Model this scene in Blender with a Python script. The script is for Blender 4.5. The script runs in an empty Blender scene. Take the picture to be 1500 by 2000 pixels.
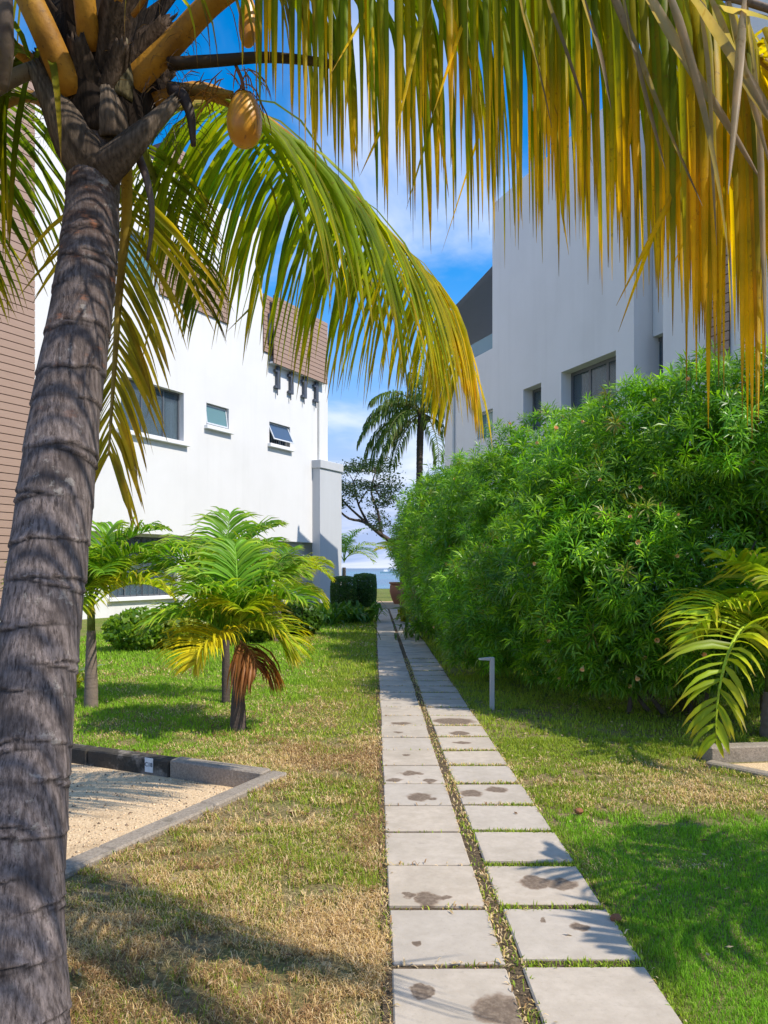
import bpy, bmesh, math, random
import numpy as np
from mathutils import Vector, Matrix

# ------------------------------------------------------------------ camera, sky, sun, exposure
scene = bpy.context.scene
COL = scene.collection
F, VX, VY, EYE = 1500.0, 731.0, 1110.0, 1.55          # focal length in photo pixels, vanishing point, eye height
cam_d = bpy.data.cameras.new('camera')
cam = bpy.data.objects.new('camera', cam_d)
COL.objects.link(cam)
cam.location = (0, 0, EYE)
cam.rotation_euler = (math.pi / 2, 0, 0)
cam_d.sensor_fit = 'AUTO'
cam_d.sensor_width = 36.0
cam_d.lens = 36.0 * F / 2000.0
cam_d.shift_x = (750 - VX) / 2000.0
cam_d.shift_y = (VY - 1000) / 2000.0
cam_d.clip_start = 0.05
cam_d.clip_end = 60000
scene.camera = cam

SUN_H = Vector((0.862, -0.507, 0)).normalized()
SUN_EL = math.radians(50)
world = bpy.data.worlds.new('World')
scene.world = world
world.use_nodes = True
wn, wl = world.node_tree.nodes, world.node_tree.links
wn.clear()
w_out = wn.new('ShaderNodeOutputWorld')
w_bg = wn.new('ShaderNodeBackground')
w_bg.inputs['Strength'].default_value = 0.15
sky = wn.new('ShaderNodeTexSky')
sky.sky_type = 'NISHITA'
sky.sun_disc = False
sky.sun_elevation = SUN_EL
sky.sun_rotation = math.atan2(SUN_H.x, SUN_H.y)
sky.air_density = 1.0
sky.dust_density = 0.3
sky.ozone_density = 3.0
w_hsv = wn.new('ShaderNodeHueSaturation')
w_hsv.inputs['Saturation'].default_value = 1.62
w_hsv.inputs['Value'].default_value = 0.62
wl.new(sky.outputs[0], w_hsv.inputs['Color'])
# soft clouds all round the sky: noise on the view direction projected to a cloud layer
tc = wn.new('ShaderNodeTexCoord')
sep = wn.new('ShaderNodeSeparateXYZ')
wl.new(tc.outputs['Generated'], sep.inputs[0])


def wmath(op, a, b=None, clamp=False):
    m = wn.new('ShaderNodeMath')
    m.operation = op
    m.use_clamp = clamp
    for i, v in enumerate((a, b)):
        if v is None:
            continue
        if isinstance(v, (int, float)):
            m.inputs[i].default_value = v
        else:
            wl.new(v, m.inputs[i])
    return m.outputs[0]


zz = wmath('ADD', wmath('MAXIMUM', sep.outputs['Z'], 0.0), 0.16)
cx = wmath('DIVIDE', sep.outputs['X'], zz)
cy = wmath('DIVIDE', sep.outputs['Y'], zz)
cmb = wn.new('ShaderNodeCombineXYZ')
wl.new(cx, cmb.inputs[0])
wl.new(cy, cmb.inputs[1])
cn = wn.new('ShaderNodeTexNoise')
cn.inputs['Scale'].default_value = 1.05
cn.inputs['Detail'].default_value = 7
cn.inputs['Roughness'].default_value = 0.55
cn.inputs['Distortion'].default_value = 0.6
cmap = wn.new('ShaderNodeMapping')
cmap.inputs['Location'].default_value = (12.1, 3.3, 0)
wl.new(cmb.outputs[0], cmap.inputs[0])
wl.new(cmap.outputs[0], cn.inputs['Vector'])
cr = wn.new('ShaderNodeMapRange')
cr.interpolation_type = 'SMOOTHSTEP'
cr.inputs['From Min'].default_value = 0.42
cr.inputs['From Max'].default_value = 0.70
wl.new(cn.outputs[0], cr.inputs['Value'])
# more cloud low down, clearer overhead, the same all round
low = wn.new('ShaderNodeMapRange')
low.interpolation_type = 'SMOOTHSTEP'
low.inputs['From Min'].default_value = 0.05
low.inputs['From Max'].default_value = 0.43
low.inputs['To Min'].default_value = 1.0
low.inputs['To Max'].default_value = 0.0
wl.new(sep.outputs['Z'], low.inputs['Value'])
w_low = wn.new('ShaderNodeMixRGB')
w_low.inputs['Color2'].default_value = (1.15, 1.48, 2.3, 1)
wl.new(low.outputs[0], w_low.inputs['Fac'])
wl.new(w_hsv.outputs[0], w_low.inputs['Color1'])
camt = wmath('MULTIPLY', cr.outputs[0], 0.72)
w_mix = wn.new('ShaderNodeMixRGB')
w_mix.inputs['Color2'].default_value = (2.75, 2.85, 3.2, 1)
wl.new(camt, w_mix.inputs['Fac'])
wl.new(w_low.outputs[0], w_mix.inputs['Color1'])
wl.new(w_mix.outputs[0], w_bg.inputs['Color'])
wl.new(w_bg.outputs[0], w_out.inputs['Surface'])

sun_d = bpy.data.lights.new('sun', 'SUN')
sun_d.energy = 2.0
sun_d.angle = math.radians(0.5)
sun_d.color = (1.0, 0.93, 0.81)
sun = bpy.data.objects.new('sun', sun_d)
COL.objects.link(sun)
sdir = Vector((SUN_H.x * math.cos(SUN_EL), SUN_H.y * math.cos(SUN_EL), math.sin(SUN_EL)))
sun.rotation_euler = sdir.to_track_quat('Z', 'Y').to_euler()
sun.location = (20, -10, 30)

vs = scene.view_settings
vs.view_transform = 'Standard'
vs.look = 'None'
vs.exposure = 1.42
vs.gamma = 1.0
vs.use_curve_mapping = False
scene.cycles.max_bounces = 8
scene.cycles.transparent_max_bounces = 12
scene.cycles.transmission_bounces = 6
scene.cycles.diffuse_bounces = 4

# ------------------------------------------------------------------ helpers
RNG = np.random.default_rng(7)
random.seed(7)
LOC = {}
Zv = np.array([0, 0, 1.0])


def at(px, py, Y):
    """Point at depth Y behind photo pixel (px, py)."""
    return np.array([(px - VX) / F * Y, Y, EYE - (py - VY) / F * Y])


def gnd(px, py, z=0.0):
    Y = (EYE - z) * F / (py - VY)
    return np.array([(px - VX) / F * Y, Y, z])


def tag(o, label=None, cat=None, group=None, kind=None):
    if label: o['label'] = label
    if cat: o['category'] = cat
    if group: o['group'] = group
    if kind: o['kind'] = kind
    return o


def thing(name, loc, label, cat, group=None):
    o = bpy.data.objects.new(name, None)
    COL.objects.link(o)
    o.location = loc
    o.empty_display_size = 0.1
    LOC[o] = np.array(loc, float)
    return tag(o, label, cat, group)


def raw_mesh(name, V, faces, mat, col=None, smooth=False):
    me = bpy.data.meshes.new(name)
    V = np.asarray(V, np.float32)
    if isinstance(faces, np.ndarray):
        nf, k = faces.shape
        me.vertices.add(len(V))
        me.vertices.foreach_set('co', V.ravel())
        me.loops.add(nf * k)
        me.loops.foreach_set('vertex_index', faces.astype(np.int32).ravel())
        me.polygons.add(nf)
        me.polygons.foreach_set('loop_start', np.arange(0, nf * k, k, dtype=np.int32))
        me.update(calc_edges=True)
    else:
        me.from_pydata(V.tolist(), [], [list(f) for f in faces])
        me.update()
    if col is not None:
        c = np.asarray(col, np.float32)
        if c.shape[1] == 3:
            c = np.hstack([c, np.ones((len(c), 1), np.float32)])
        a = me.color_attributes.new('Col', 'FLOAT_COLOR', 'POINT')
        a.data.foreach_set('color', c.ravel())
    if smooth:
        me.polygons.foreach_set('use_smooth', np.ones(len(me.polygons), bool))
    if mat is not None:
        me.materials.append(mat)
    return me


def mk(name, V, faces, mat, parent=None, col=None, smooth=False, kind=None, label=None, cat=None, group=None, origin=None):
    """One mesh object; V in world coordinates."""
    V = np.asarray(V, float)
    base = LOC[parent] if parent is not None else (np.array(origin, float) if origin is not None else np.zeros(3))
    me = raw_mesh(name, V - base, faces, mat, col, smooth)
    o = bpy.data.objects.new(name, me)
    COL.objects.link(o)
    if parent is not None:
        o.parent = parent
    else:
        o.location = base
    LOC[o] = base
    return tag(o, label, cat, group, kind)


class MB:
    """Collects quads / tris as python lists."""
    def __init__(s): s.V, s.F = [], []

    def add(s, V, Fs):
        b = len(s.V)
        s.V += [tuple(v) for v in V]
        s.F += [tuple(i + b for i in f) for f in Fs]
        return s

    def hexa(s, c):
        return s.add(c, [(0, 1, 2, 3), (7, 6, 5, 4), (0, 4, 5, 1), (1, 5, 6, 2), (2, 6, 7, 3), (3, 7, 4, 0)])

    def box(s, x0, x1, y0, y1, z0, z1, fr=None):
        c = [(x0, y0, z0), (x0, y1, z0), (x1, y1, z0), (x1, y0, z0), (x0, y0, z1), (x0, y1, z1), (x1, y1, z1), (x1, y0, z1)]
        if fr: c = [fr(*p) for p in c]
        return s.hexa(c)

    def tube(s, pts, rad, n=8, cap=True):
        pts = [np.array(p, float) for p in pts]
        m = len(pts)
        rad = [rad] * m if np.isscalar(rad) else list(rad)
        rings = []
        up = None
        for i in range(m):
            t = pts[min(i + 1, m - 1)] - pts[max(i - 1, 0)]
            t = t / (np.linalg.norm(t) + 1e-9)
            if up is None:
                up = np.array([1.0, 0, 0]) if abs(t[0]) < 0.8 else np.array([0, 1.0, 0])
            a = up - t * np.dot(up, t)
            a /= np.linalg.norm(a) + 1e-9
            up = a
            b = np.cross(t, a)
            rings.append([pts[i] + rad[i] * (math.cos(2 * math.pi * k / n) * a + math.sin(2 * math.pi * k / n) * b) for k in range(n)])
        V = [p for r in rings for p in r]
        Fs = [(i * n + k, i * n + (k + 1) % n, (i + 1) * n + (k + 1) % n, (i + 1) * n + k) for i in range(m - 1) for k in range(n)]
        if cap:
            Fs += [tuple(range(n - 1, -1, -1)), tuple((m - 1) * n + k for k in range(n))]
        return s.add(V, Fs)

    def obj(s, name, mat, parent=None, bevel=0.0, smooth=False, **k):
        o = mk(name, s.V, s.F, mat, parent, smooth=smooth, **k)
        fix(o, bevel)
        return o


def fix(o, bevel=0.0):
    bm = bmesh.new()
    bm.from_mesh(o.data)
    bmesh.ops.recalc_face_normals(bm, faces=bm.faces)
    if bevel:
        bmesh.ops.bevel(bm, geom=list(bm.edges), offset=bevel, segments=1, affect='EDGES')
    bm.to_mesh(o.data)
    bm.free()


def share(src, loc, parent, rotz=0.0, name=None):
    o = src.copy()
    COL.objects.link(o)
    o.parent = parent
    o.location = loc
    o.rotation_euler = (0, 0, rotz)
    return o


# ------------------------------------------------------------------ numpy value noise
def vnoise(P, seed=0):
    """Smooth value noise in 2 or 3 dimensions, 0..1."""
    P = np.asarray(P, float)
    if P.shape[1] == 2:
        P = np.hstack([P, np.zeros((len(P), 1))])
    I = np.floor(P).astype(np.int64)
    f = P - I
    f = f * f * (3 - 2 * f)
    out = np.zeros(len(P))
    for dx in (0, 1):
        for dy in (0, 1):
            for dz in (0, 1):
                h = (I[:, 0] + dx) * 374761393 + (I[:, 1] + dy) * 668265263 + (I[:, 2] + dz) * 2147483647 + seed * 974711
                h = (h ^ (h >> 13)) * 1274126177
                h = (h ^ (h >> 16)) & 0xFFFFF
                w = (f[:, 0] if dx else 1 - f[:, 0]) * (f[:, 1] if dy else 1 - f[:, 1]) * (f[:, 2] if dz else 1 - f[:, 2])
                out += w * h / 0xFFFFF
    return out


def sstep(a, b, x):
    t = np.clip((x - a) / (b - a), 0, 1)
    return t * t * (3 - 2 * t)


# ------------------------------------------------------------------ materials
class NT:
    def __init__(s, name):
        s.m = bpy.data.materials.new(name)
        s.m.use_nodes = True
        s.n, s.l = s.m.node_tree.nodes, s.m.node_tree.links
        s.n.clear()
        s.out = s.n.new('ShaderNodeOutputMaterial')

    def node(s, t, **kw):
        nd = s.n.new(t)
        for k, v in kw.items():
            setattr(nd, k, v)
        return nd

    def set(s, sock, v):
        if isinstance(v, bpy.types.NodeSocket):
            s.l.new(v, sock)
        elif v is not None:
            if sock.type == 'RGBA' and len(v) == 3: v = (*v, 1)
            sock.default_value = v

    def math(s, op, a, b=None, c=None, clamp=False):
        m = s.node('ShaderNodeMath', operation=op, use_clamp=clamp)
        for i, v in enumerate((a, b, c)):
            if v is not None: s.set(m.inputs[i], v)
        return m.outputs[0]

    def pos(s):
        if not hasattr(s, '_p'):
            s._p = s.node('ShaderNodeNewGeometry').outputs['Position']
        return s._p

    def mapped(s, scale, vec=None, loc=(0, 0, 0)):
        mp = s.node('ShaderNodeMapping')
        mp.inputs['Scale'].default_value = scale
        mp.inputs['Location'].default_value = loc
        s.l.new(vec if vec is not None else s.pos(), mp.inputs[0])
        return mp.outputs[0]

    def noise(s, scale, detail=4, rough=0.55, vec=None, dist=0.0):
        nd = s.node('ShaderNodeTexNoise')
        nd.inputs['Scale'].default_value = scale
        nd.inputs['Detail'].default_value = detail
        nd.inputs['Roughness'].default_value = rough
        nd.inputs['Distortion'].default_value = dist
        s.l.new(vec if vec is not None else s.pos(), nd.inputs['Vector'])
        return nd.outputs[0]

    def ramp(s, v, a, b, lo=0.0, hi=1.0):
        r = s.node('ShaderNodeMapRange')
        r.interpolation_type = 'SMOOTHSTEP'
        for k, x in (('From Min', a), ('From Max', b), ('To Min', lo), ('To Max', hi)):
            r.inputs[k].default_value = x
        s.l.new(v, r.inputs['Value'])
        return r.outputs[0]

    def mix(s, f, a, b, mode='MIX'):
        m = s.node('ShaderNodeMixRGB', blend_type=mode)
        s.set(m.inputs['Fac'], f)
        s.set(m.inputs['Color1'], a)
        s.set(m.inputs['Color2'], b)
        return m.outputs[0]

    def bump(s, h, strength=0.3, dist=0.02):
        b = s.node('ShaderNodeBump')
        b.inputs['Strength'].default_value = strength
        b.inputs['Distance'].default_value = dist
        s.l.new(h, b.inputs['Height'])
        return b.outputs[0]

    def bsdf(s, color, rough=0.6, spec=0.5, metal=0.0, normal=None, final=True):
        p = s.node('ShaderNodeBsdfPrincipled')
        s.set(p.inputs['Base Color'], color)
        s.set(p.inputs['Roughness'], rough)
        p.inputs['Specular IOR Level'].default_value = spec
        p.inputs['Metallic'].default_value = metal
        if normal is not None: s.l.new(normal, p.inputs['Normal'])
        if final: s.l.new(p.outputs[0], s.out.inputs['Surface'])
        return p


def simple(name, color, rough=0.6, var=0.15, scale=8.0, spec=0.4, metal=0.0, bump=0.0, bscale=60):
    t = NT(name)
    n = t.noise(scale, 5)
    c = t.mix(n, tuple(x * (1 - var) for x in color), tuple(min(1, x * (1 + var)) for x in color))
    nb = t.bump(t.noise(bscale, 3), bump, 0.01) if bump else None
    t.bsdf(c, rough, spec, metal, nb)
    return t.m


def leaf_mat(name, trans=0.4, rough=0.45, spec=0.35, tgain=(1.5, 1.45, 0.6), spots=False):
    """Colour from the mesh, light passing through the blade."""
    t = NT(name)
    a = t.node('ShaderNodeAttribute', attribute_name='Col').outputs['Color']
    if spots:
        sp = t.noise(42, 4, 0.6)
        a = t.mix(t.math('MULTIPLY', t.ramp(sp, 0.60, 0.72), 0.55), a, (0.24, 0.13, 0.03))
        a = t.mix(t.ramp(t.noise(9, 3), 0.3, 0.7), t.mix(1.0, a, (0.78, 0.85, 0.8), 'MULTIPLY'), t.mix(1.0, a, (1.15, 1.1, 1.0), 'MULTIPLY'))
    p = t.bsdf(a, rough, spec, final=False)
    tr = t.node('ShaderNodeBsdfTranslucent')
    t.l.new(t.mix(1.0, a, tgain, 'MULTIPLY'), tr.inputs['Color'])
    mx = t.node('ShaderNodeMixShader')
    mx.inputs[0].default_value = trans
    t.l.new(p.outputs[0], mx.inputs[1])
    t.l.new(tr.outputs[0], mx.inputs[2])
    t.l.new(mx.outputs[0], t.out.inputs['Surface'])
    return t.m


def attr_mat(name, rough=0.8, spec=0.2, bump=0.0, bscale=80, stretch=(1, 1, 1)):
    t = NT(name)
    a = t.node('ShaderNodeAttribute', attribute_name='Col').outputs['Color']
    n = t.noise(bscale, 4, vec=t.mapped(stretch))
    c = t.mix(t.ramp(n, 0.3, 0.7), t.mix(1.0, a, (0.6, 0.6, 0.6), 'MULTIPLY'), t.mix(1.0, a, (1.25, 1.25, 1.25), 'MULTIPLY'))
    t.bsdf(c, rough, spec, normal=t.bump(n, bump, 0.006) if bump else None)
    return t.m


def wall_mat(name, color, streak=0.17):
    t = NT(name)
    n = t.noise(0.7, 5)
    st = t.noise(1.0, 4, vec=t.mapped((2.5, 2.5, 0.18)))
    f = t.math('ADD', t.math('MULTIPLY', t.ramp(n, 0.35, 0.75), 0.5), t.math('MULTIPLY', t.ramp(st, 0.45, 0.8), 0.5))
    c = t.mix(t.math('MULTIPLY', f, streak * 2), color, tuple(x * k for x, k in zip(color, (0.72, 0.72, 0.7))))
    fine = t.noise(90, 3)
    t.bsdf(c, 0.85, 0.15, normal=t.bump(fine, 0.12, 0.004))
    return t.m


M = {}
M['white'] = wall_mat('white_render', (0.715, 0.705, 0.70))
M['white_shut'] = wall_mat('white_render_grey', (0.66, 0.67, 0.69))
M['grey_render'] = wall_mat('grey_render', (0.52, 0.53, 0.55))
M['sill'] = wall_mat('sill_render', (0.78, 0.78, 0.79))
M['frame'] = simple('dark_aluminium', (0.10, 0.11, 0.125), 0.45, 0.1, spec=0.5)
M['frame_pale'] = simple('pale_aluminium', (0.55, 0.57, 0.6), 0.4, 0.05)
M['bracket'] = simple('slate_painted_steel', (0.075, 0.085, 0.11), 0.5, 0.1)
M['pipe'] = simple('downpipe_paint', (0.6, 0.6, 0.58), 0.6, 0.08)
M['curtain'] = simple('curtain_cloth', (0.62, 0.62, 0.6), 0.9, 0.1)
M['painted_room_shade'] = simple('painted_room_shade', (0.03, 0.033, 0.04), 0.9, 0.1)  # dark panel colour standing in for the shade of an unlit room
M['room_teal'] = simple('blind_teal', (0.12, 0.24, 0.26), 0.7, 0.1)
M['post_grey'] = simple('lamp_post_paint', (0.40, 0.40, 0.40), 0.5, 0.08, 20)
M['plaque'] = simple('plaque_white', (0.72, 0.72, 0.70), 0.5, 0.04, 30)
M['ink'] = simple('plaque_ink', (0.05, 0.07, 0.09), 0.6, 0.02)
M['sail'] = simple('sail_cloth', (0.17, 0.18, 0.20), 0.85, 0.08, 3)
M['terracotta'] = simple('terracotta', (0.34, 0.15, 0.09), 0.85, 0.25, 12, bump=0.3)
M['boat'] = simple('boat_white', (0.75, 0.75, 0.76), 0.4, 0.03)
M['husk'] = simple('dry_husk', (0.24, 0.09, 0.035), 0.8, 0.3, 60, bump=0.4)


def glass_mat(name, tint, trans=0.45):
    t = NT(name)
    g = t.bsdf(tint, 0.06, 0.9, final=False)
    tr = t.node('ShaderNodeBsdfTransparent')
    tr.inputs[0].default_value = (0.75, 0.85, 0.88, 1)
    mx = t.node('ShaderNodeMixShader')
    mx.inputs[0].default_value = trans
    t.l.new(g.outputs[0], mx.inputs[1])
    t.l.new(tr.outputs[0], mx.inputs[2])
    t.l.new(mx.outputs[0], t.out.inputs['Surface'])
    return t.m


M['glass'] = glass_mat('window_glass', (0.10, 0.13, 0.16), 0.55)
M['glass_teal'] = glass_mat('window_glass_teal', (0.13, 0.27, 0.29), 0.25)
M['glass_blue'] = glass_mat('window_glass_blue', (0.05, 0.09, 0.16), 0.1)
M['balustrade_glass'] = glass_mat('balustrade_glass', (0.30, 0.50, 0.58), 0.45)


def plank_mat():
    t = NT('brown_cladding')
    r = t.node('ShaderNodeObjectInfo').outputs['Random']
    g = t.noise(3.0, 5, vec=t.mapped((1.2, 1.2, 18)))
    c = t.mix(g, (0.32, 0.21, 0.16), (0.41, 0.28, 0.215))
    c = t.mix(t.math('MULTIPLY', r, 0.22), c, (0.29, 0.195, 0.15))
    t.bsdf(c, 0.7, 0.3, normal=t.bump(g, 0.15, 0.01))
    return t.m


M['plank'] = plank_mat()
M['plank_gap'] = simple('cladding_backing', (0.09, 0.06, 0.05), 0.9, 0.1)


def trunk_mat():
    t = NT('coconut_bark')
    z = t.node('ShaderNodeSeparateXYZ')
    t.l.new(t.pos(), z.inputs[0])
    fib = t.noise(1.0, 6, 0.7, vec=t.mapped((70, 70, 13)))
    crk = t.noise(1.0, 3, 0.6, vec=t.mapped((95, 95, 5.5)))
    blot = t.noise(7.0, 5, 0.6)
    c = t.mix(t.ramp(fib, 0.3, 0.72), (0.066, 0.051, 0.047), (0.245, 0.200, 0.188))
    c = t.mix(t.math('MULTIPLY', t.ramp(crk, 0.56, 0.68), 0.75), c, (0.03, 0.022, 0.02))
    c = t.mix(t.math('MULTIPLY', t.ramp(blot, 0.5, 0.66), 0.6), c, (0.055, 0.043, 0.04))
    # fresher, darker and rustier bark towards the crown
    up = t.ramp(z.outputs['Z'], 1.7, 3.0)
    rust = t.noise(9.0, 4, vec=t.mapped((1, 1, 2.5), loc=(3, 8, 1)))
    c = t.mix(t.math('MULTIPLY', up, t.ramp(rust, 0.45, 0.62, 0.25, 0.85)), c, (0.06, 0.035, 0.026))
    c = t.mix(t.math('MULTIPLY', up, t.ramp(rust, 0.62, 0.7, 0.0, 0.8)), c, (0.26, 0.10, 0.05))
    lich = t.math('MULTIPLY', t.ramp(t.noise(16, 6, 0.7), 0.58, 0.66), t.ramp(t.noise(3.0, 2), 0.45, 0.6))
    c = t.mix(t.math('MULTIPLY', lich, 0.55), c, (0.36, 0.33, 0.30))
    a = t.node('ShaderNodeAttribute', attribute_name='Col').outputs['Color']
    c = t.mix(1.0, c, a, 'MULTIPLY')
    h = t.math('ADD', fib, t.math('MULTIPLY', crk, -0.6))
    t.bsdf(c, 0.85, 0.2, normal=t.bump(h, 0.8, 0.008))
    return t.m


M['trunk'] = trunk_mat()
M['leaflet'] = leaf_mat('coconut_leaflet', 0.58, 0.45, 0.16, (1.55, 1.5, 0.4), True)
M['palm_leaf'] = leaf_mat('small_palm_leaf', 0.42, 0.42, 0.25)
M['shrub_leaf'] = leaf_mat('oleander_leaf', 0.42, 0.38, 0.5, (1.4, 1.5, 0.5))
M['blade'] = leaf_mat('grass_blade', 0.3, 0.6, 0.2, (1.3, 1.22, 0.7))
def stalk_mat():
    t = NT('frond_stalk')
    a = t.node('ShaderNodeAttribute', attribute_name='Col').outputs['Color']
    n = t.noise(7, 6, 0.65)
    sp = t.noise(60, 4, 0.6)
    c = t.mix(t.ramp(n, 0.3, 0.7), t.mix(1.0, a, (0.62, 0.55, 0.6), 'MULTIPLY'), t.mix(1.0, a, (1.2, 1.2, 1.1), 'MULTIPLY'))
    c = t.mix(t.math('MULTIPLY', t.ramp(sp, 0.58, 0.70), 0.6), c, (0.07, 0.035, 0.012))
    t.bsdf(c, 0.6, 0.25, normal=t.bump(t.math('ADD', n, sp), 0.3, 0.006))
    return t.m


M['stalk'] = stalk_mat()
M['fibre'] = attr_mat('palm_fibre', 0.95, 0.1, 0.9, 1.0, (90, 90, 12))
M['wood'] = simple('stem_bark', (0.13, 0.10, 0.075), 0.9, 0.3, 25, bump=0.5)
M['palm_bark'] = simple('small_palm_bark', (0.19, 0.145, 0.115), 0.9, 0.3, 30, bump=0.5)
M['dark_bark'] = simple('dark_palm_bark', (0.085, 0.062, 0.05), 0.9, 0.35, 30, bump=0.5)
M['petal'] = simple('peach_petal', (0.85, 0.52, 0.24), 0.6, 0.2, 40)


def coconut_mat():
    t = NT('yellow_coconut_skin')
    n = t.noise(14, 5)
    v = t.noise(1.0, 3, vec=t.mapped((60, 60, 5)))
    c = t.mix(t.ramp(n, 0.35, 0.7), (0.62, 0.30, 0.02), (0.50, 0.20, 0.015))
    c = t.mix(t.ramp(v, 0.60, 0.72), c, (0.26, 0.10, 0.02))
    c = t.mix(t.math('MULTIPLY', t.ramp(t.noise(34, 5, 0.7), 0.60, 0.70), 0.5), c, (0.24, 0.09, 0.02))
    t.bsdf(c, 0.38, 0.5, normal=t.bump(v, 0.12, 0.004))
    return t.m


M['coconut'] = coconut_mat()


def concrete_kerb_mat():
    t = NT('weathered_kerb')
    a = t.noise(3.5, 6, 0.6)
    b = t.noise(55, 4, 0.7)
    geo = t.node('ShaderNodeSeparateXYZ')
    t.l.new(t.pos(), geo.inputs[0])
    r = t.node('ShaderNodeObjectInfo').outputs['Random']
    c = t.mix(t.ramp(b, 0.3, 0.75), (0.17, 0.145, 0.12), (0.31, 0.27, 0.225))
    mould = t.ramp(t.math('ADD', a, t.math('MULTIPLY', r, 0.16)), 0.47, 0.60)
    c = t.mix(t.math('MULTIPLY', mould, 0.85), c, (0.028, 0.025, 0.019))
    t.bsdf(c, 0.92, 0.15, normal=t.bump(b, 0.5, 0.008))
    return t.m


M['kerb'] = concrete_kerb_mat()


def kerb_clean():
    t = NT('grey_kerb')
    a = t.noise(6, 6, 0.6)
    b = t.noise(70, 4, 0.7)
    c = t.mix(t.ramp(b, 0.3, 0.75), (0.22, 0.18, 0.14), (0.38, 0.32, 0.255))
    c = t.mix(t.math('MULTIPLY', t.ramp(a, 0.55, 0.72), 0.6), c, (0.09, 0.08, 0.06))
    t.bsdf(c, 0.92, 0.15, normal=t.bump(b, 0.5, 0.008))
    return t.m


M['kerb_grey'] = kerb_clean()

# damp and rust stains on the slabs: where they lie on the path (metres) and how wide they are
STAINS = []
for zx, zy, hw, hh in [(228, 1475, 46, 30), (520, 1545, 92, 55), (250, 1145, 40, 26), (185, 1130, 26, 9), (308, 1138, 34, 10), (650, 1075, 56, 22),
                       (745, 1085, 50, 21), (680, 1217, 17, 7), (805, 1245, 34, 15), (225, 765, 42, 15), (275, 771, 20, 6), (410, 752, 40, 12),
                       (505, 738, 41, 10), (135, 703, 27, 7), (190, 678, 40, 8), (262, 705, 27, 8), (155, 495, 34, 5), (145, 528, 15, 3),
                       (175, 612, 12, 3), (350, 488, 72, 11), (370, 532, 35, 8), (380, 566, 32, 5), (212, 1302, 16, 9)]:
    p = gnd(700 + zx / 1.875, 1150 + zy / 1.875, 0.02)
    STAINS.append((p[0], p[1], hw / 1.875 / F * p[1] * 1.12, hh / 1.875 * p[1] ** 2 / (1.53 * F) * 1.12))


def slab_mat():
    t = NT('concrete_slab')
    big = t.noise(2.2, 5, 0.6)
    mid = t.noise(16, 6, 0.65)
    fine = t.noise(160, 3, 0.7)
    rnd = t.node('ShaderNodeObjectInfo').outputs['Random']
    c = t.mix(t.ramp(mid, 0.3, 0.75), (0.45, 0.372, 0.288), (0.545, 0.458, 0.362))
    c = t.mix(t.math('MULTIPLY', rnd, 0.35), c, (0.40, 0.37, 0.335))
    c = t.mix(t.math('MULTIPLY', t.ramp(big, 0.42, 0.70), 0.55), c, (0.34, 0.285, 0.22))
    c = t.mix(t.math('MULTIPLY', t.ramp(t.noise(38, 5, 0.7), 0.55, 0.72), 0.30), c, (0.27, 0.23, 0.18))
    # scuffs
    sc = t.noise(1.0, 4, vec=t.mapped((9, 40, 1)))
    c = t.mix(t.math('MULTIPLY', t.ramp(sc, 0.64, 0.75), 0.35), c, (0.24, 0.205, 0.17))
    wob = t.node('ShaderNodeTexNoise')
    wob.inputs['Scale'].default_value = 13
    wob.inputs['Detail'].default_value = 5
    t.l.new(t.pos(), wob.inputs['Vector'])
    wv = t.node('ShaderNodeVectorMath', operation='SUBTRACT')
    t.l.new(wob.outputs['Color'], wv.inputs[0])
    wv.inputs[1].default_value = (0.5, 0.5, 0.5)
    ws = t.node('ShaderNodeVectorMath', operation='SCALE')
    t.l.new(wv.outputs[0], ws.inputs[0])
    ws.inputs['Scale'].default_value = 0.11
    wp = t.node('ShaderNodeVectorMath', operation='ADD')
    t.l.new(t.pos(), wp.inputs[0])
    t.l.new(ws.outputs[0], wp.inputs[1])
    acc = None
    for (x, y, rx, ry) in STAINS:
        mp = t.node('ShaderNodeMapping')
        mp.inputs['Scale'].default_value = (1 / rx, 1 / ry, 0)
        mp.inputs['Location'].default_value = (-x / rx, -y / ry, 0)
        t.l.new(wp.outputs[0], mp.inputs[0])
        ln = t.node('ShaderNodeVectorMath', operation='LENGTH')
        t.l.new(mp.outputs[0], ln.inputs[0])
        d = ln.outputs['Value']
        acc = d if acc is None else t.math('MINIMUM', acc, d)
    st = t.ramp(acc, 0.74, 1.07, 1.0, 0.0)
    rim = t.math('MULTIPLY', t.ramp(acc, 0.7, 0.98), st)
    # the path further on carries more, smaller damp marks
    sy = t.node('ShaderNodeSeparateXYZ')
    t.l.new(t.pos(), sy.inputs[0])
    far = t.math('MULTIPLY', t.ramp(sy.outputs['Y'], 7.6, 9.5), t.ramp(t.noise(1.0, 4, 0.5, vec=t.mapped((3.2, 5.5, 1))), 0.54, 0.60))
    inner = t.mix(t.ramp(t.noise(60, 4), 0.35, 0.7), (0.125, 0.085, 0.058), (0.225, 0.165, 0.115))
    c = t.mix(t.math('MULTIPLY', far, 0.55), c, (0.17, 0.14, 0.115))
    c = t.mix(t.math('MULTIPLY', st, 0.93), c, inner)
    c = t.mix(t.math('MULTIPLY', rim, 0.4), c, (0.25, 0.13, 0.06))
    spk = t.ramp(t.noise(230, 2), 0.70, 0.76)
    c = t.mix(t.math('MULTIPLY', spk, 0.4), c, (0.16, 0.13, 0.10))
    t.bsdf(c, t.math('SUBTRACT', 0.85, t.math('MULTIPLY', far, 0.35)), 0.25, normal=t.bump(t.math('ADD', fine, mid), 0.25, 0.004))
    return t.m


M['slab'] = slab_mat()


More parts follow.
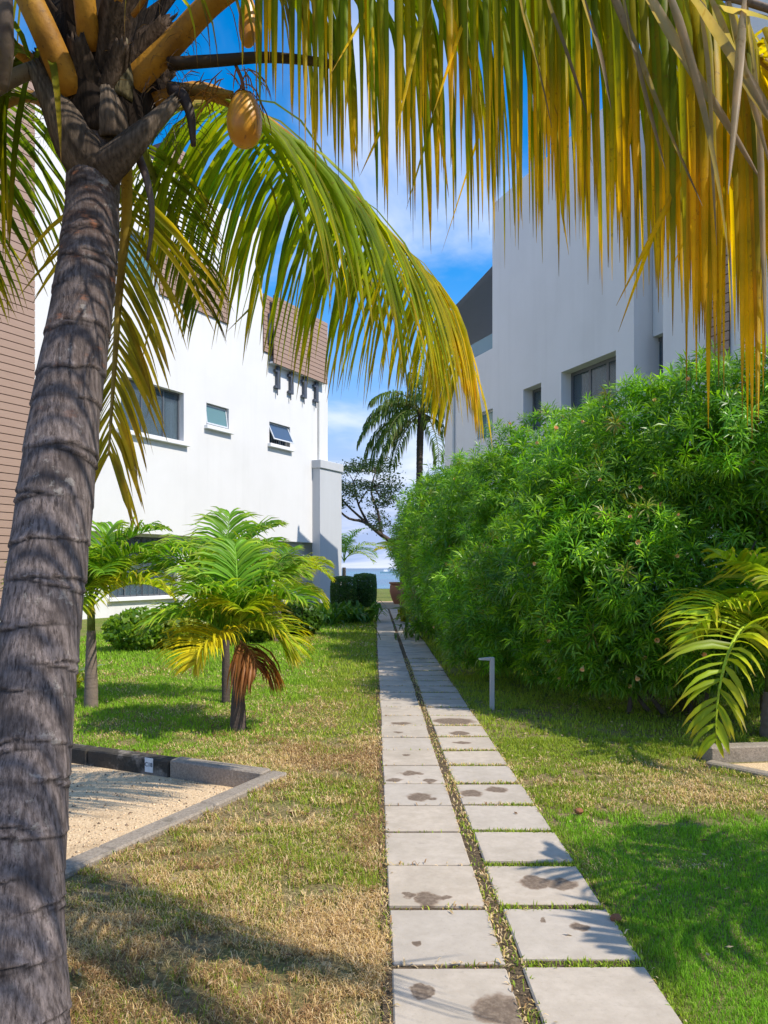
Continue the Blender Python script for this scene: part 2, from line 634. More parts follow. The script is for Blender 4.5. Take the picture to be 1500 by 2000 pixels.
def soil_mat():
    t = NT('lawn_soil')
    sy = t.node('ShaderNodeSeparateXYZ')
    t.l.new(t.pos(), sy.inputs[0])
    a = t.noise(1.3, 5, 0.6)
    b = t.noise(45, 6, 0.75)
    fib = t.noise(1.0, 5, 0.7, vec=t.mapped((160, 60, 1)))
    brown = t.mix(t.ramp(b, 0.3, 0.72), (0.12, 0.08, 0.042), (0.44, 0.33, 0.17))
    green = t.mix(t.ramp(b, 0.3, 0.72), (0.06, 0.09, 0.015), (0.22, 0.28, 0.05))
    f = t.math('ADD', t.ramp(sy.outputs['Y'], 5.5, 11.0, 0.0, 0.65), t.math('MULTIPLY', t.ramp(a, 0.4, 0.65), 0.5), clamp=True)
    c = t.mix(f, brown, green)
    c = t.mix(t.math('MULTIPLY', t.ramp(fib, 0.6, 0.7), 0.5), c, (0.36, 0.28, 0.14))
    t.bsdf(c, 0.95, 0.1, normal=t.bump(b, 0.9, 0.02))
    return t.m


M['soil'] = soil_mat()


def dirt_mat():
    t = NT('joint_soil')
    b = t.noise(70, 5, 0.7)
    c = t.mix(t.ramp(b, 0.3, 0.7), (0.05, 0.036, 0.024), (0.20, 0.145, 0.09))
    t.bsdf(c, 0.95, 0.1, normal=t.bump(b, 0.9, 0.015))
    return t.m


M['dirt'] = dirt_mat()


def gravel_mat():
    t = NT('coral_gravel')
    v = t.node('ShaderNodeTexVoronoi')
    v.inputs['Scale'].default_value = 95
    t.l.new(t.pos(), v.inputs['Vector'])
    big = t.noise(3.0, 4)
    c = t.mix(v.outputs['Color'], (0.52, 0.35, 0.20), (0.80, 0.60, 0.37))
    c = t.mix(t.math('MULTIPLY', t.ramp(big, 0.52, 0.72), 0.45), c, (0.25, 0.17, 0.10))
    t.bsdf(c, 0.9, 0.2, normal=t.bump(v.outputs['Distance'], 0.8, 0.008))
    return t.m


M['gravel'] = gravel_mat()
M['pebble'] = attr_mat('gravel_pebble', 0.85, 0.25, 0.1, 60)


def sea_mat():
    t = NT('sea_water')
    y = t.node('ShaderNodeSeparateXYZ')
    t.l.new(t.pos(), y.inputs[0])
    n = t.noise(1.0, 5, 0.6, vec=t.mapped((0.25, 0.6, 1)))
    reef = t.noise(1.0, 4, vec=t.mapped((0.006, 0.02, 1)))
    c = t.mix(t.ramp(reef, 0.4, 0.62), (0.03, 0.19, 0.24), (0.02, 0.10, 0.17))
    c = t.mix(t.ramp(y.outputs['Y'], 200, 1600), c, (0.012, 0.06, 0.115))
    t.bsdf(c, 0.22, 0.5, normal=t.bump(n, 0.35, 0.5))
    return t.m


M['sea'] = sea_mat()
M['sand'] = simple('beach_sand', (0.42, 0.30, 0.17), 0.95, 0.25, 3, bump=0.4)

# ------------------------------------------------------------------ ground, bay, sea
E1 = np.array([-0.901, 0.434])        # along the far kerb of the parking bay, away to the left
E2 = np.array([-0.434, -0.901])       # along its side kerb, towards the viewer
O2 = np.array([-0.63, 5.72])          # outer corner of the two kerbs
BAYZ = -0.09


def bay(a, b, z=0.0):
    p = O2 + a * E1 + b * E2
    return np.array([p[0], p[1], z])


bm = bmesh.new()
A_ = [-140, 0.02, 6.0, 140]
B_ = [-140, 0.04, 5.2, 140]
vv = {(i, j): bm.verts.new(bay(a, b)) for i, a in enumerate(A_) for j, b in enumerate(B_)}
for i in range(3):
    for j in range(3):
        if (i, j) != (1, 1):
            bm.faces.new([vv[i, j], vv[i + 1, j], vv[i + 1, j + 1], vv[i, j + 1]])
bmesh.ops.bisect_plane(bm, geom=bm.verts[:] + bm.edges[:] + bm.faces[:], plane_co=(0, 58, 0), plane_no=(0, 1, 0), clear_outer=True)
bmesh.ops.recalc_face_normals(bm, faces=bm.faces)
for f in bm.faces:
    if f.normal.z < 0: f.normal_flip()
me = bpy.data.meshes.new('lawn')
bm.to_mesh(me)
bm.free()
me.materials.append(M['soil'])
lawn = bpy.data.objects.new('lawn', me)
COL.objects.link(lawn)
tag(lawn, 'patchy garden lawn running between the white buildings to the sea', kind='structure')

mb = MB()
mb.add([bay(-0.0, 0, BAYZ), bay(6.1, 0, BAYZ), bay(6.1, 5.3, BAYZ), bay(0, 5.3, BAYZ)], [(0, 1, 2, 3)])
gravel_bed = mb.obj('gravel_bed', M['gravel'], kind='structure', label='pale coral gravel floor of the sunken parking bay')

mb = MB()
xs = [-300, 300]
mb.add([(-300, 57.9, 0.02), (300, 57.9, 0.02), (300, 61, -0.5), (-300, 61, -0.5), (300, 67, -1.75), (-300, 67, -1.75)], [(0, 1, 2, 3), (3, 2, 4, 5)])
mb.obj('beach', M['sand'], kind='structure', label='narrow sandy shore behind the lawn')
mb = MB()
mb.add([(-30000, 62, -1.5), (30000, 62, -1.5), (30000, 45000, -1.5), (-30000, 45000, -1.5)], [(0, 1, 2, 3)])
mb.obj('sea', M['sea'], kind='structure', label='calm turquoise sea under the horizon')
mb = MB()
pts = []
for k in range(28):
    a = 2 * math.pi * k / 28
    r = 1 + 0.16 * math.sin(3 * a + 1) + 0.1 * math.sin(7 * a)
    pts.append((0.45 + 1.15 * r * math.cos(a), 33.2 + 3.6 * r * math.sin(a), 0.006))
mb.add(pts, [tuple(range(28))])
mb.obj('sandy_patch', M['sand'], kind='structure', label='worn sandy patch of ground at the end of the path')

# ------------------------------------------------------------------ path of slabs
path = MB().add([(0.03, 1.2, 0.014), (1.05, 1.2, 0.014), (1.05, 29.3, 0.014), (0.03, 29.3, 0.014)], [(0, 1, 2, 3)]).obj('path', M['dirt'], kind='structure', label='garden path of two rows of pale concrete slabs')


def slab_mesh(w, l):
    b = MB().box(-w / 2, w / 2, -l / 2, l / 2, -0.035, 0.0)
    o = b.obj('paving_slab', M['slab'], bevel=0.006)
    return o


slabL, slabR = slab_mesh(0.437, 0.466), slab_mesh(0.468, 0.438)
ROWS = 55
for col_i, (src, x0, yoff) in enumerate(((slabL, 0.284, -0.010), (slabR, 0.806, 0.005))):
    for r in range(ROWS):
        y = 2.97 + (r - 2) * 0.4985 + 0.245 + yoff + random.uniform(-0.006, 0.006)
        if y > 29.0: continue
        x = x0 + random.uniform(-0.006, 0.006)
        o = src if r == 0 else src.copy()
        if r: COL.objects.link(o)
        o.parent = path
        o.location = (x, y, 0.026 + random.uniform(-0.003, 0.003))
        o.rotation_euler = (random.uniform(-0.006, 0.006), random.uniform(-0.006, 0.006), random.uniform(-0.008, 0.008))

# ------------------------------------------------------------------ buildings
class Frame:
    """Wall frame: s along the wall from the far corner towards the viewer, d outwards, z up."""
    def __init__(s, C, ang):
        s.C = np.array(C, float)
        s.u = np.array([-math.sin(ang), -math.cos(ang)])
        s.n = np.array([math.cos(ang), -math.sin(ang)])
        if ang < 0: s.n = -s.n

    def __call__(s, a, d, z):
        p = s.C + a * s.u + d * s.n
        return np.array([p[0], p[1], z])

    def s_of(s, px, d=0.0):
        r = (px - VX) / F
        c = s.C + d * s.n
        return (r * c[1] - c[0]) / (s.u[0] - r * s.u[1])

    def z_of(s, a, py, d=0.0):
        Y = (s.C + a * s.u + d * s.n)[1]
        return EYE + (VY - py) / F * Y


def skin(fr, s0, s1, z0, z1, holes, depth, voids=(), d=0.0, ends=True):
    """Wall face with openings: front, reveals and rim, as one MB."""
    S = sorted({s0, s1, *[h[0] for h in holes], *[h[1] for h in holes], *[v[0] for v in voids], *[v[1] for v in voids]})
    Zs = sorted({z0, z1, *[h[2] for h in holes], *[h[3] for h in holes], *[v[2] for v in voids], *[v[3] for v in voids]})
    S = [x for x in S if s0 <= x <= s1]
    Zs = [x for x in Zs if z0 <= x <= z1]
    inside = lambda a, z, L: any(h[0] < a < h[1] and h[2] < z < h[3] for h in L)
    solid = {}
    for i in range(len(S) - 1):
        for j in range(len(Zs) - 1):
            a, z = (S[i] + S[i + 1]) / 2, (Zs[j] + Zs[j + 1]) / 2
            solid[i, j] = not inside(a, z, holes) and not inside(a, z, voids)
    m = MB()
    for (i, j), ok in solid.items():
        if not ok: continue
        m.add([fr(S[i], d, Zs[j]), fr(S[i + 1], d, Zs[j]), fr(S[i + 1], d, Zs[j + 1]), fr(S[i], d, Zs[j + 1])], [(0, 1, 2, 3)])
        for di, dj, e in ((-1, 0, ((S[i], Zs[j]), (S[i], Zs[j + 1]))), (1, 0, ((S[i + 1], Zs[j]), (S[i + 1], Zs[j + 1]))),
                          (0, -1, ((S[i], Zs[j]), (S[i + 1], Zs[j]))), (0, 1, ((S[i], Zs[j + 1]), (S[i + 1], Zs[j + 1])))):
            if not solid.get((i + di, j + dj), False):
                (a0, b0), (a1, b1) = e
                m.add([fr(a0, d, b0), fr(a1, d, b1), fr(a1, d - depth, b1), fr(a0, d - depth, b0)], [(0, 1, 2, 3)])
    return m


def window(bld, fr, s0, s1, z0, z1, d, mull=(), glass='glass', fmat='frame', back=None, curtains=(), fw=0.06, rail=None, bars=0):
    """Frame (the part), with panes, curtains and a backing panel, by default painted dark as room shade, as sub-parts."""
    m = MB()
    fd = 0.05
    m.box(s0, s0 + fw, d - fd, d, z0, z1, fr).box(s1 - fw, s1, d - fd, d, z0, z1, fr)
    m.box(s0 + fw, s1 - fw, d - fd, d, z1 - fw, z1, fr).box(s0 + fw, s1 - fw, d - fd, d, z0, z0 + fw, fr)
    for a in mull:
        m.box(a - fw * 0.5, a + fw * 0.5, d - fd, d - 0.004, z0 + fw, z1 - fw, fr)
    if rail:
        m.box(s0 + fw, s1 - fw, d - fd, d - 0.006, rail - 0.03, rail + 0.03, fr)
    w = m.obj('window', M[fmat], bld)
    edges = [s0 + fw] + list(mull) + [s1 - fw]
    for a, b in zip(edges[:-1], edges[1:]):
        MB().box(a + 0.01, b - 0.01, d - 0.03, d - 0.02, z0 + fw - 0.01, z1 - fw + 0.01, fr).obj('pane', M[glass], w)
    MB().box(s0 + 0.01, s1 - 0.01, d - 0.20, d - 0.18, z0 + 0.01, z1 - 0.01, fr).obj('room_backing', M[back or 'painted_room_shade'], w)  # flat panel behind the glass; its dark colour paints in the room's shade
    for a, b in curtains:
        n = max(4, int((b - a) / 0.09))
        V, Fc = [], []
        for k in range(n + 1):
            x = a + (b - a) * k / n
            off = d - 0.11 + 0.022 * (1 if k % 2 else -1)
            V += [fr(x, off, z0 + 0.05), fr(x, off, z1 - 0.05)]
        Fc = [(2 * k, 2 * k + 2, 2 * k + 3, 2 * k + 1) for k in range(n)]
        mk('curtain', V, Fc, M['curtain'], w)
    if bars:
        for k in range(bars):
            a = s0 + fw + (s1 - s0 - 2 * fw) * (k + 0.5) / bars
            MB().box(a - 0.008, a + 0.008, d + 0.01, d + 0.026, z0 + 0.02, z1 - 0.02, fr).obj('bar', M['pipe'] if z0 > 3 else M['frame'], w)
    return w


def sill(bld, fr, s0, s1, z, th=0.14, out=0.16):
    MB().box(s0, s1, -0.02, out, z - th, z, fr).obj('sill', M['sill'], bld, bevel=0.01)


def planks(bld, fr, s0, s1, d0, d1, z0, z1, pitch, name='cladding'):
    back = MB().box(s0 + 0.01, s1 - 0.01, d0, d1 - 0.03, z0 + 0.01, z1 - 0.01, fr).obj(name, M['plank_gap'], bld)
    n = max(1, round((z1 - z0) / pitch))
    p = (z1 - z0) / n
    src = None
    for k in range(n):
        z = z0 + k * p
        if src is None:
            c = fr((s0 + s1) / 2, d1 - 0.014, 0)
            rel = lambda a, dd, zz_: fr(a, dd, zz_) - c
            mbp = MB()
            mbp.box(s0, s1, d1 - 0.029, d1, 0.010, p - 0.010, rel)
            src = mk('plank', np.array(mbp.V) + LOC[back], mbp.F, M['plank'], back)
            fix(src, 0.004)
            src.location = tuple(c - LOC[back] + np.array([0, 0, z]))
        else:
            share(src, tuple(c - LOC[back] + np.array([0, 0, z])), back)
    return back


# ---- the left building
LF = Frame((-2.12, 35.0), math.radians(28))
left_b = thing('apartment_building', (*LF.C, 0), 'white apartment block left of the path with brown timber cladding panels and small awning windows', 'building')
TS = LF.s_of(67, 0.4)
W1 = (LF.s_of(359), LF.s_of(236))
W1z = (LF.z_of(W1[0], 864), LF.z_of(W1[0], 768))
W2 = (LF.s_of(447), LF.s_of(403))
W2z = (LF.z_of(W2[1], 830), LF.z_of(W2[1], 786))
W3 = (LF.s_of(566.5), LF.s_of(526))
W3z = (LF.z_of(W3[1], 866), LF.z_of(W3[1], 823))
PE = LF.s_of(445)
UW = (LF.s_of(309), LF.s_of(246))
PZ = (LF.z_of(PE, 634), LF.z_of(PE, 541))
S_STEP = LF.s_of(512)
ZL, ZH, Z_SOF = 12.5, 15.0, 2.68
UWz = (PZ[0] + 0.10, PZ[1] - 0.05)
holes = [(*W1, *W1z), (*W2, *W2z), (*W3, *W3z), (*UW, *UWz)]
skin(LF, 0, TS + 0.6, Z_SOF, ZH, holes, 0.30, voids=[(-1, S_STEP, ZL, ZH + 1)]).obj('wall', M['white'], left_b)
b = MB()
b.box(0, S_STEP, -9, -0.3, Z_SOF, ZL, LF)
b.box(S_STEP, TS + 6, -9, -0.3, Z_SOF, ZH, LF)
b.obj('upper_storeys', M['white'], left_b)
# ground floor, set back under the upper storeys
G1 = (LF.s_of(346, -0.44), LF.s_of(213, -0.44))
G2 = (LF.s_of(434, -0.44), LF.s_of(391, -0.44))
GZ = (0.95, 2.60)
skin(LF, 0.25, TS + 0.6, 0.0, Z_SOF, [(*G1, 0.62, 2.60), (*G2, 1.72, 2.60)], 0.25, d=-0.44).obj('ground_floor_wall', M['white'], left_b)
MB().box(0.25, TS + 6, -9, -0.69, 0, Z_SOF - 0.002, LF).obj('ground_floor', M['white'], left_b)
gm = [G1[0] + (G1[1] - G1[0]) * k / 4 for k in (1, 2, 3)]
window(left_b, LF, *G1, 0.62, 2.60, -0.56, gm, back='painted_room_shade', curtains=[(G1[0] + 0.9, G1[0] + 1.25)], rail=2.1, bars=11)
window(left_b, LF, *G2, 1.72, 2.60, -0.56, (), back='painted_room_shade')
MB().box(G1[0] - 0.08, G1[1] + 0.08, -0.46, -0.30, 0.50, 0.615, LF).obj('sill', M['sill'], left_b, bevel=0.01)
# upper windows
m1 = [W1[0] + (W1[1] - W1[0]) * k for k in (0.27, 0.62)]
window(left_b, LF, *W1, *W1z, -0.2, m1, curtains=[(W1[0] + 0.12, m1[0] + 0.25), (m1[0] + 0.4, m1[1] - 0.1), (m1[1] + 0.15, W1[1] - 0.1)])
sill(left_b, LF, W1[0] - 0.16, W1[1] + 0.2, W1z[0])
window(left_b, LF, *W2, *W2z, -0.2, (), glass='glass_teal', fmat='frame_pale', back='room_teal', fw=0.045)
sill(left_b, LF, W2[0] - 0.12, W2[1] + 0.12, W2z[0])
window(left_b, LF, *W3, *W3z, -0.2, (), glass='glass_blue', fmat='frame_pale', fw=0.045, bars=9)
sill(left_b, LF, W3[0] - 0.12, W3[1] + 0.12, W3z[0])
window(left_b, LF, *UW, *UWz, -0.2, [(UW[0] + UW[1]) / 2], glass='glass_teal', fmat='frame_pale', back='room_teal', fw=0.05)


def awning(s0, s1, z0, z1, open_, glass):
    """Top-hung sash swung out of its opening, pane set in a pale frame."""
    h = z1 - z0
    tilt = lambda a, t, off: LF(a, -0.14 + open_ * t + off, z1 - h * 0.96 * t)
    m = MB()
    fw = 0.055
    tw = fw / h
    for a0, a1, t0, t1 in ((s0, s0 + fw, 0, 1), (s1 - fw, s1, 0, 1), (s0 + fw, s1 - fw, 0, tw), (s0 + fw, s1 - fw, 1 - tw, 1)):
        m.hexa([tilt(a0, t0, 0), tilt(a0, t1, 0), tilt(a1, t1, 0), tilt(a1, t0, 0), tilt(a0, t0, 0.035), tilt(a0, t1, 0.035), tilt(a1, t1, 0.035), tilt(a1, t0, 0.035)])
    s = m.obj('sash', M['frame_pale'], left_b)
    p = MB().hexa([tilt(a, t, o) for o in (0.010, 0.022) for a, t in ((s0 + fw, tw), (s0 + fw, 1 - tw), (s1 - fw, 1 - tw), (s1 - fw, tw))])
    p.obj('pane', M[glass], s)


awning(W3[0] + 0.02, W3[1] - 0.02, W3z[0] + 0.14, W3z[1] - 0.02, 0.34, 'glass_blue')
awning(W2[0] + 0.03, W2[1] - 0.03, W2z[0] + 0.04, W2z[1] - 0.03, 0.10, 'glass_teal')
# cladding
PITCH = 0.185
planks(left_b, LF, PE, UW[0] - 0.02, 0.002, 0.062, *PZ, PITCH)
BP = (LF.s_of(538), LF.s_of(513))
BPz = (LF.z_of(BP[1], 686), ZL + 0.02)
planks(left_b, LF, BP[0] - 0.3, BP[1], 0.002, 0.062, *BPz, PITCH)
FP = (LF.s_of(640, 0.3), LF.s_of(535.5, 0.3))
FPz = (LF.z_of(FP[1], 709, 0.3), ZL + 0.03)
planks(left_b, LF, FP[0], FP[1], 0.24, 0.30, *FPz, PITCH)
MB().box(FP[0] + 0.02, FP[1], 0.02, 0.235, FPz[0] + 0.02, FPz[0] + 0.08, LF).obj('panel_rail', M['frame_pale'], left_b)
MB().box(LF.s_of(531, .1), LF.s_of(524, .1), 0.065, 0.15, LF.z_of(BP[0], 678), LF.z_of(BP[0], 622), LF).obj('bracket', M['bracket'], left_b)
for px, yt, yb in ((543.5, 712, 760), (569.5, 722, 770), (595.5, 733, 778), (618.5, 743, 786)):
    s = LF.s_of(px, 0.1)
    zt, zb = LF.z_of(s, yt, 0.1), LF.z_of(s, yb, 0.1)
    br = MB().box(s - 0.10, s + 0.10, 0.05, 0.15, zb, zt + 0.1, LF).obj('bracket', M['bracket'], left_b, bevel=0.008)
    for zc in (zt - 0.28, zb + 0.06):
        MB().box(s + 0.10, s + 0.22, 0.02, 0.14, zc - 0.06, zc + 0.06, LF).obj('clip', M['bracket'], br, bevel=0.01)
    MB().tube([LF(s + 0.06, 0.1, zb), LF(s + 0.06, 0.1, zb - 0.26)], 0.025, 6).obj('rod', M['bracket'], br)
planks(left_b, LF, LF.s_of(395), LF.s_of(341), -1.2, -0.32, ZH, ZH + 1.25, PITCH, 'cladding')
MB().tube([LF(LF.s_of(621), 0.05, LF.z_of(0.6, 786)), LF(LF.s_of(621), 0.05, 6.0)], 0.045, 8).obj('downpipe', M['pipe'], left_b)
# clad tower at the near end
b = MB().box(TS, TS + 5.5, -3, 0.36, 0.0, 15.3, LF)
b.obj('tower', M['white'], left_b)
planks(left_b, LF, TS - 0.01, TS + 5.5, 0.362, 0.42, 0.35, 15.28, 0.205, 'tower_cladding')
# projecting pier at the far corner
PS = LF.s_of(610)
pier = MB().box(PS - 1.86, PS, 0.002, 0.40, 0, 5.95, LF).obj('pier', M['grey_render'], left_b)
MB().box(PS - 1.93, PS + 0.06, -0.0, 0.47, 5.95, 6.32, LF).obj('pier_cap', M['grey_render'], pier, bevel=0.02)

# ---- the right building
RF = Frame((4.0, 26.0), -math.radians(21.2))
right_b = thing('apartment_building', (*RF.C, 0), 'white apartment block right of the path, shaded and half hidden by the flowering bush', 'building')
R_FAR = RF.s_of(868.5)
R_STEP = RF.s_of(1238)
TR = RF.s_of(1332, -0.6)
TE = RF.s_of(1532, 0.0)
RZ, RT = 13.86, 9.0
RW1 = (RF.s_of(932), RF.s_of(962.5))
RW1z = (RF.z_of(RW1[1], 850), RF.z_of(RW1[1], 797))
RW2 = (RF.s_of(1022), RF.s_of(1057))
RW2z = (RF.z_of(RW2[1], 747) - 1.4, RF.z_of(RW2[1], 747))
RW3 = (RF.s_of(1096), RF.s_of(1203))
RW3z = (RF.z_of(RW3[1], 684) - 2.0, RF.z_of(RW3[1], 684))
RW4 = (RF.s_of(1258, -0.6), RF.s_of(1307, -0.6))
RW4z = (RF.z_of(RW4[1], 645, -0.6) - 1.6, RF.z_of(RW4[1], 645, -0.6))
skin(RF, R_FAR, R_STEP, 0, RZ, [(*RW1, *RW1z), (*RW2, *RW2z), (*RW3, *RW3z)], 0.5, voids=[(R_FAR - 1, 0.0, RT, RZ + 1)]).obj('wall', M['white'], right_b)
b = MB()
b.box(R_FAR, 0, -9, -0.5, 0, RT, RF)
b.box(0, R_STEP - 0.02, -9, -0.5, 0, RZ, RF)
b.obj('storeys', M['white'], right_b)
skin(RF, R_STEP, TR, 0, RZ, [(*RW4, *RW4z)], 0.4, d=-0.6).obj('recessed_wall', M['white'], right_b)
MB().box(R_STEP - 0.01, TR + 0.02, -9, -1.0, 0, RZ - 0.01, RF).obj('recessed_storeys', M['white'], right_b)
MB().box(TR, TE, -9, -0.02, 0, RZ - 0.02, RF).obj('end_storeys', M['white'], right_b)
planks(right_b, RF, RF.s_of(1383), RF.s_of(1426), -0.018, 0.05, 3.0, RZ - 0.05, 0.205)
window(right_b, RF, *RW1, *RW1z, -0.16, (), glass='glass_teal', fmat='frame_pale', back='room_teal', fw=0.05)
window(right_b, RF, *RW2, *RW2z, -0.34, (), glass='glass', fw=0.09)
mm = [RW3[0] + (RW3[1] - RW3[0]) * k for k in (0.36, 0.68)]
window(right_b, RF, *RW3, *RW3z, -0.34, mm, curtains=[(RW3[0] + 0.3, mm[0] - 0.1), (mm[0] + 0.1, mm[1] - 0.05), (mm[1] + 0.2, RW3[1] - 0.1)], fw=0.10)
window(right_b, RF, *RW4, *RW4z, -0.8, [(RW4[0] + RW4[1]) / 2], curtains=[(RW4[0] + 0.3, RW4[1] - 0.15)], fw=0.10)
MB().box(R_FAR + 0.15, -0.02, -0.20, -0.18, RT, RT + 0.62, RF).obj('glass_balustrade', M['balustrade_glass'], right_b)
for k in range(3):
    s = R_FAR + 0.3 + k * 1.4
    MB().box(s - 0.02, s + 0.02, -0.24, -0.205, RT, RT + 0.62, RF).obj('balustrade_post', M['frame_pale'], right_b)
s885 = RF.s_of(886, 0.04)
MB().tube([RF(s885, 0.05, RT - 0.1), RF(s885, 0.05, 3.0)], 0.05, 8).obj('downpipe', M['pipe'], right_b)
# sail over the roof terrace, tied to a leaning mast
mast_b = RF(R_FAR, 0.14, RF.z_of(R_FAR, 796))
mast_t = at(851, 628, 29.6)
mast = thing('sail_mast', tuple(mast_b), 'dark steel mast bolted to the corner of the shaded building, holding the sail', 'mast')
MB().tube([mast_b, RF(R_FAR, 0.16, RF.z_of(R_FAR, 720)), mast_t], [0.12, 0.12, 0.07], 8).obj('pole', M['bracket'], mast)
for py in (745, 775):
    zc = RF.z_of(R_FAR, py)
    MB().box(R_FAR - 0.02, R_FAR + 0.14, 0.002, 0.12, zc - 0.12, zc + 0.12, RF).obj('wall_plate', M['bracket'], mast, bevel=0.01)
A, B_c, C_c, D_c = at(985, 470, 27.5), at(853, 642, 29.4), at(884, 722, 28.9), at(1010, 672, 30.5)
A, D_c = np.array([5.2, 27.2, 13.4]), np.array([7.2, 30.4, 10.4])
B_c = mast_t + np.array([0.02, 0, -0.15])
C_c = np.array([3.6, 31.9, 9.7])
n = 14
V = []
for i in range(n + 1):
    for j in range(n + 1):
        u, v = i / n, j / n
        bu, bv = 0.02 * math.sin(math.pi * u), 0.02 * math.sin(math.pi * v)
        u2 = u + (0.5 - u) * bv * 1.2
        v2 = v + (0.5 - v) * bu * 1.2
        V.append((1 - u2) * (1 - v2) * A + u2 * (1 - v2) * B_c + u2 * v2 * C_c + (1 - u2) * v2 * D_c)
Fq = [(i * (n + 1) + j, (i + 1) * (n + 1) + j, (i + 1) * (n + 1) + j + 1, i * (n + 1) + j + 1) for i in range(n) for j in range(n)]
sail = mk('shade_sail', V, Fq, M['sail'], smooth=True, label='dark grey stretched shade sail over the roof terrace of the right building', cat='shade sail', origin=tuple(C_c))
sm = sail.modifiers.new('thick', 'SOLIDIFY')
sm.thickness = 0.015

# ------------------------------------------------------------------ parking bay kerbs and plaque
def kerb_run(name, label, spec, mats):
    t = thing(name, tuple(spec[0][0]), label, 'kerb')
    for (c, ax, length, wdir, w, z0, z1), mt in zip(spec, mats):
        c = np.array(c, float)
        ax, wdir = np.array([*ax, 0]), np.array([*wdir, 0])
        f = lambda a, d, z: c * np.array([1, 1, 0]) + a * ax + d * wdir + np.array([0, 0, z])
        MB().box(0.004, length - 0.004, 0, w, z0, z1, f).obj('kerb_stone', M[mt], t, bevel=0.012)
    return t


spec = []
for k in range(6):
    spec.append((bay(0.14 + 0.87 * k, 0.025), E1, 0.87, E2, 0.135, -0.2, 0.045 + random.uniform(-0.006, 0.006)))
kerb_run('kerb', 'mould-blackened concrete kerb at the back of the gravel bay, bearing the white number plaque', spec, ['kerb_grey', 'kerb', 'kerb', 'kerb', 'kerb', 'kerb'])
spec = []
for k in range(6):
    spec.append((bay(0.0, 0.02 + 0.87 * k), E2, 0.87, E1, 0.135, -0.2, 0.035 + random.uniform(-0.004, 0.004)))
kerb_run('kerb', 'plain grey kerb running along the dry grass towards the viewer beside the gravel bay', spec, ['kerb_grey'] * 6)

pl_c = bay(1.205, 0.163, -0.012)
plq = thing('number_plaque', tuple(pl_c), 'small white plaque reading C18 on the blackened kerb', 'sign')
pf = lambda a, d, z: pl_c + np.array([*(-E1), 0]) * a + np.array([*E2, 0]) * d + np.array([0, 0, z])
MB().box(-0.040, 0.040, 0.0, 0.006, -0.056, 0.056, pf).obj('plate', M['plaque'], plq)
cu = bpy.data.curves.new('lettering', 'FONT')
cu.body = 'C18'
cu.size = 0.046
cu.align_x = 'CENTER'
cu.align_y = 'CENTER'
cu.extrude = 0.0006
cu.offset = 0.0008
tmp = bpy.data.objects.new('lettering_src', cu)
COL.objects.link(tmp)
bpy.context.view_layer.update()
tme = bpy.data.meshes.new_from_object(tmp.evaluated_get(bpy.context.evaluated_depsgraph_get()))
bpy.data.objects.remove(tmp)
TV = np.array([v.co[:] for v in tme.vertices])
TV = np.array([pf(v[0], 0.0075 + v[2], v[1] + 0.004) for v in TV])
TF = [tuple(p.vertices) for p in tme.polygons]
mk('lettering', TV, TF, M['ink'], plq)

# second bay on the right, mostly out of the picture
kb = gnd(1390, 1492, 0.0)
q1, q2 = np.array([0.905, 0.12]), np.array([0.62, -0.785])
q1 /= np.linalg.norm(q1)
q2 /= np.linalg.norm(q2)
spec = [(np.array([kb[0], kb[1] + 0.02, 0]) + np.array([*q1, 0]) * 0.9 * k, q1, 0.9, np.array([-q1[1], q1[0]]), 0.14, -0.05, 0.125) for k in range(3)]
kerb_run('kerb', 'streaked concrete kerb behind the drooping palm at the edge of the right hand lawn', spec, ['kerb_grey'] * 3)
spec = [(np.array([kb[0] - 0.02, kb[1] - 0.03, 0]) + np.array([*q2, 0]) * 0.9 * k, q2, 0.9, np.array([q2[1], -q2[0]]), 0.10, -0.05, 0.045) for k in range(3)]
kerb_run('kerb', 'low flush kerb edging the gravel below the drooping palm', spec, ['kerb_grey'] * 3)
g0 = np.array([kb[0] + 0.06, kb[1] - 0.03])
MB().add([(*g0, 0.006), (*(g0 + q2 * 2.6), 0.006), (*(g0 + q2 * 2.6 + q1 * 2.6), 0.006), (*(g0 + q1 * 2.6), 0.006)], [(0, 1, 2, 3)]).obj('gravel_bed', M['gravel'], kind='structure', label='gravel floor of the second bay under the drooping palm')

# ------------------------------------------------------------------ small post lamp
lp = gnd(961, 1386)
lamp = thing('path_lamp', tuple(lp), 'slim grey post lamp with a short arm, standing in the shaded grass before the bush', 'garden lamp')
MB().box(lp[0] - 0.024, lp[0] + 0.024, lp[1] - 0.03, lp[1] + 0.03, -0.05, 0.575).obj('post', M['post_grey'], lamp, bevel=0.004)
MB().add([(lp[0] + x, lp[1] + y, z) for y in (-0.031, 0.031) for x, z in ((-0.145, 0.548), (-0.0245, 0.542), (-0.0245, 0.575), (-0.145, 0.562))],
         [(0, 1, 2, 3), (7, 6, 5, 4), (0, 4, 5, 1), (1, 5, 6, 2), (2, 6, 7, 3), (3, 7, 4, 0)]).obj('lamp_head', M['post_grey'], lamp)

# ------------------------------------------------------------------ palm machinery
def norm(v):
    v = np.asarray(v, float)
    return v / (np.linalg.norm(v, axis=-1, keepdims=True) + 1e-12)


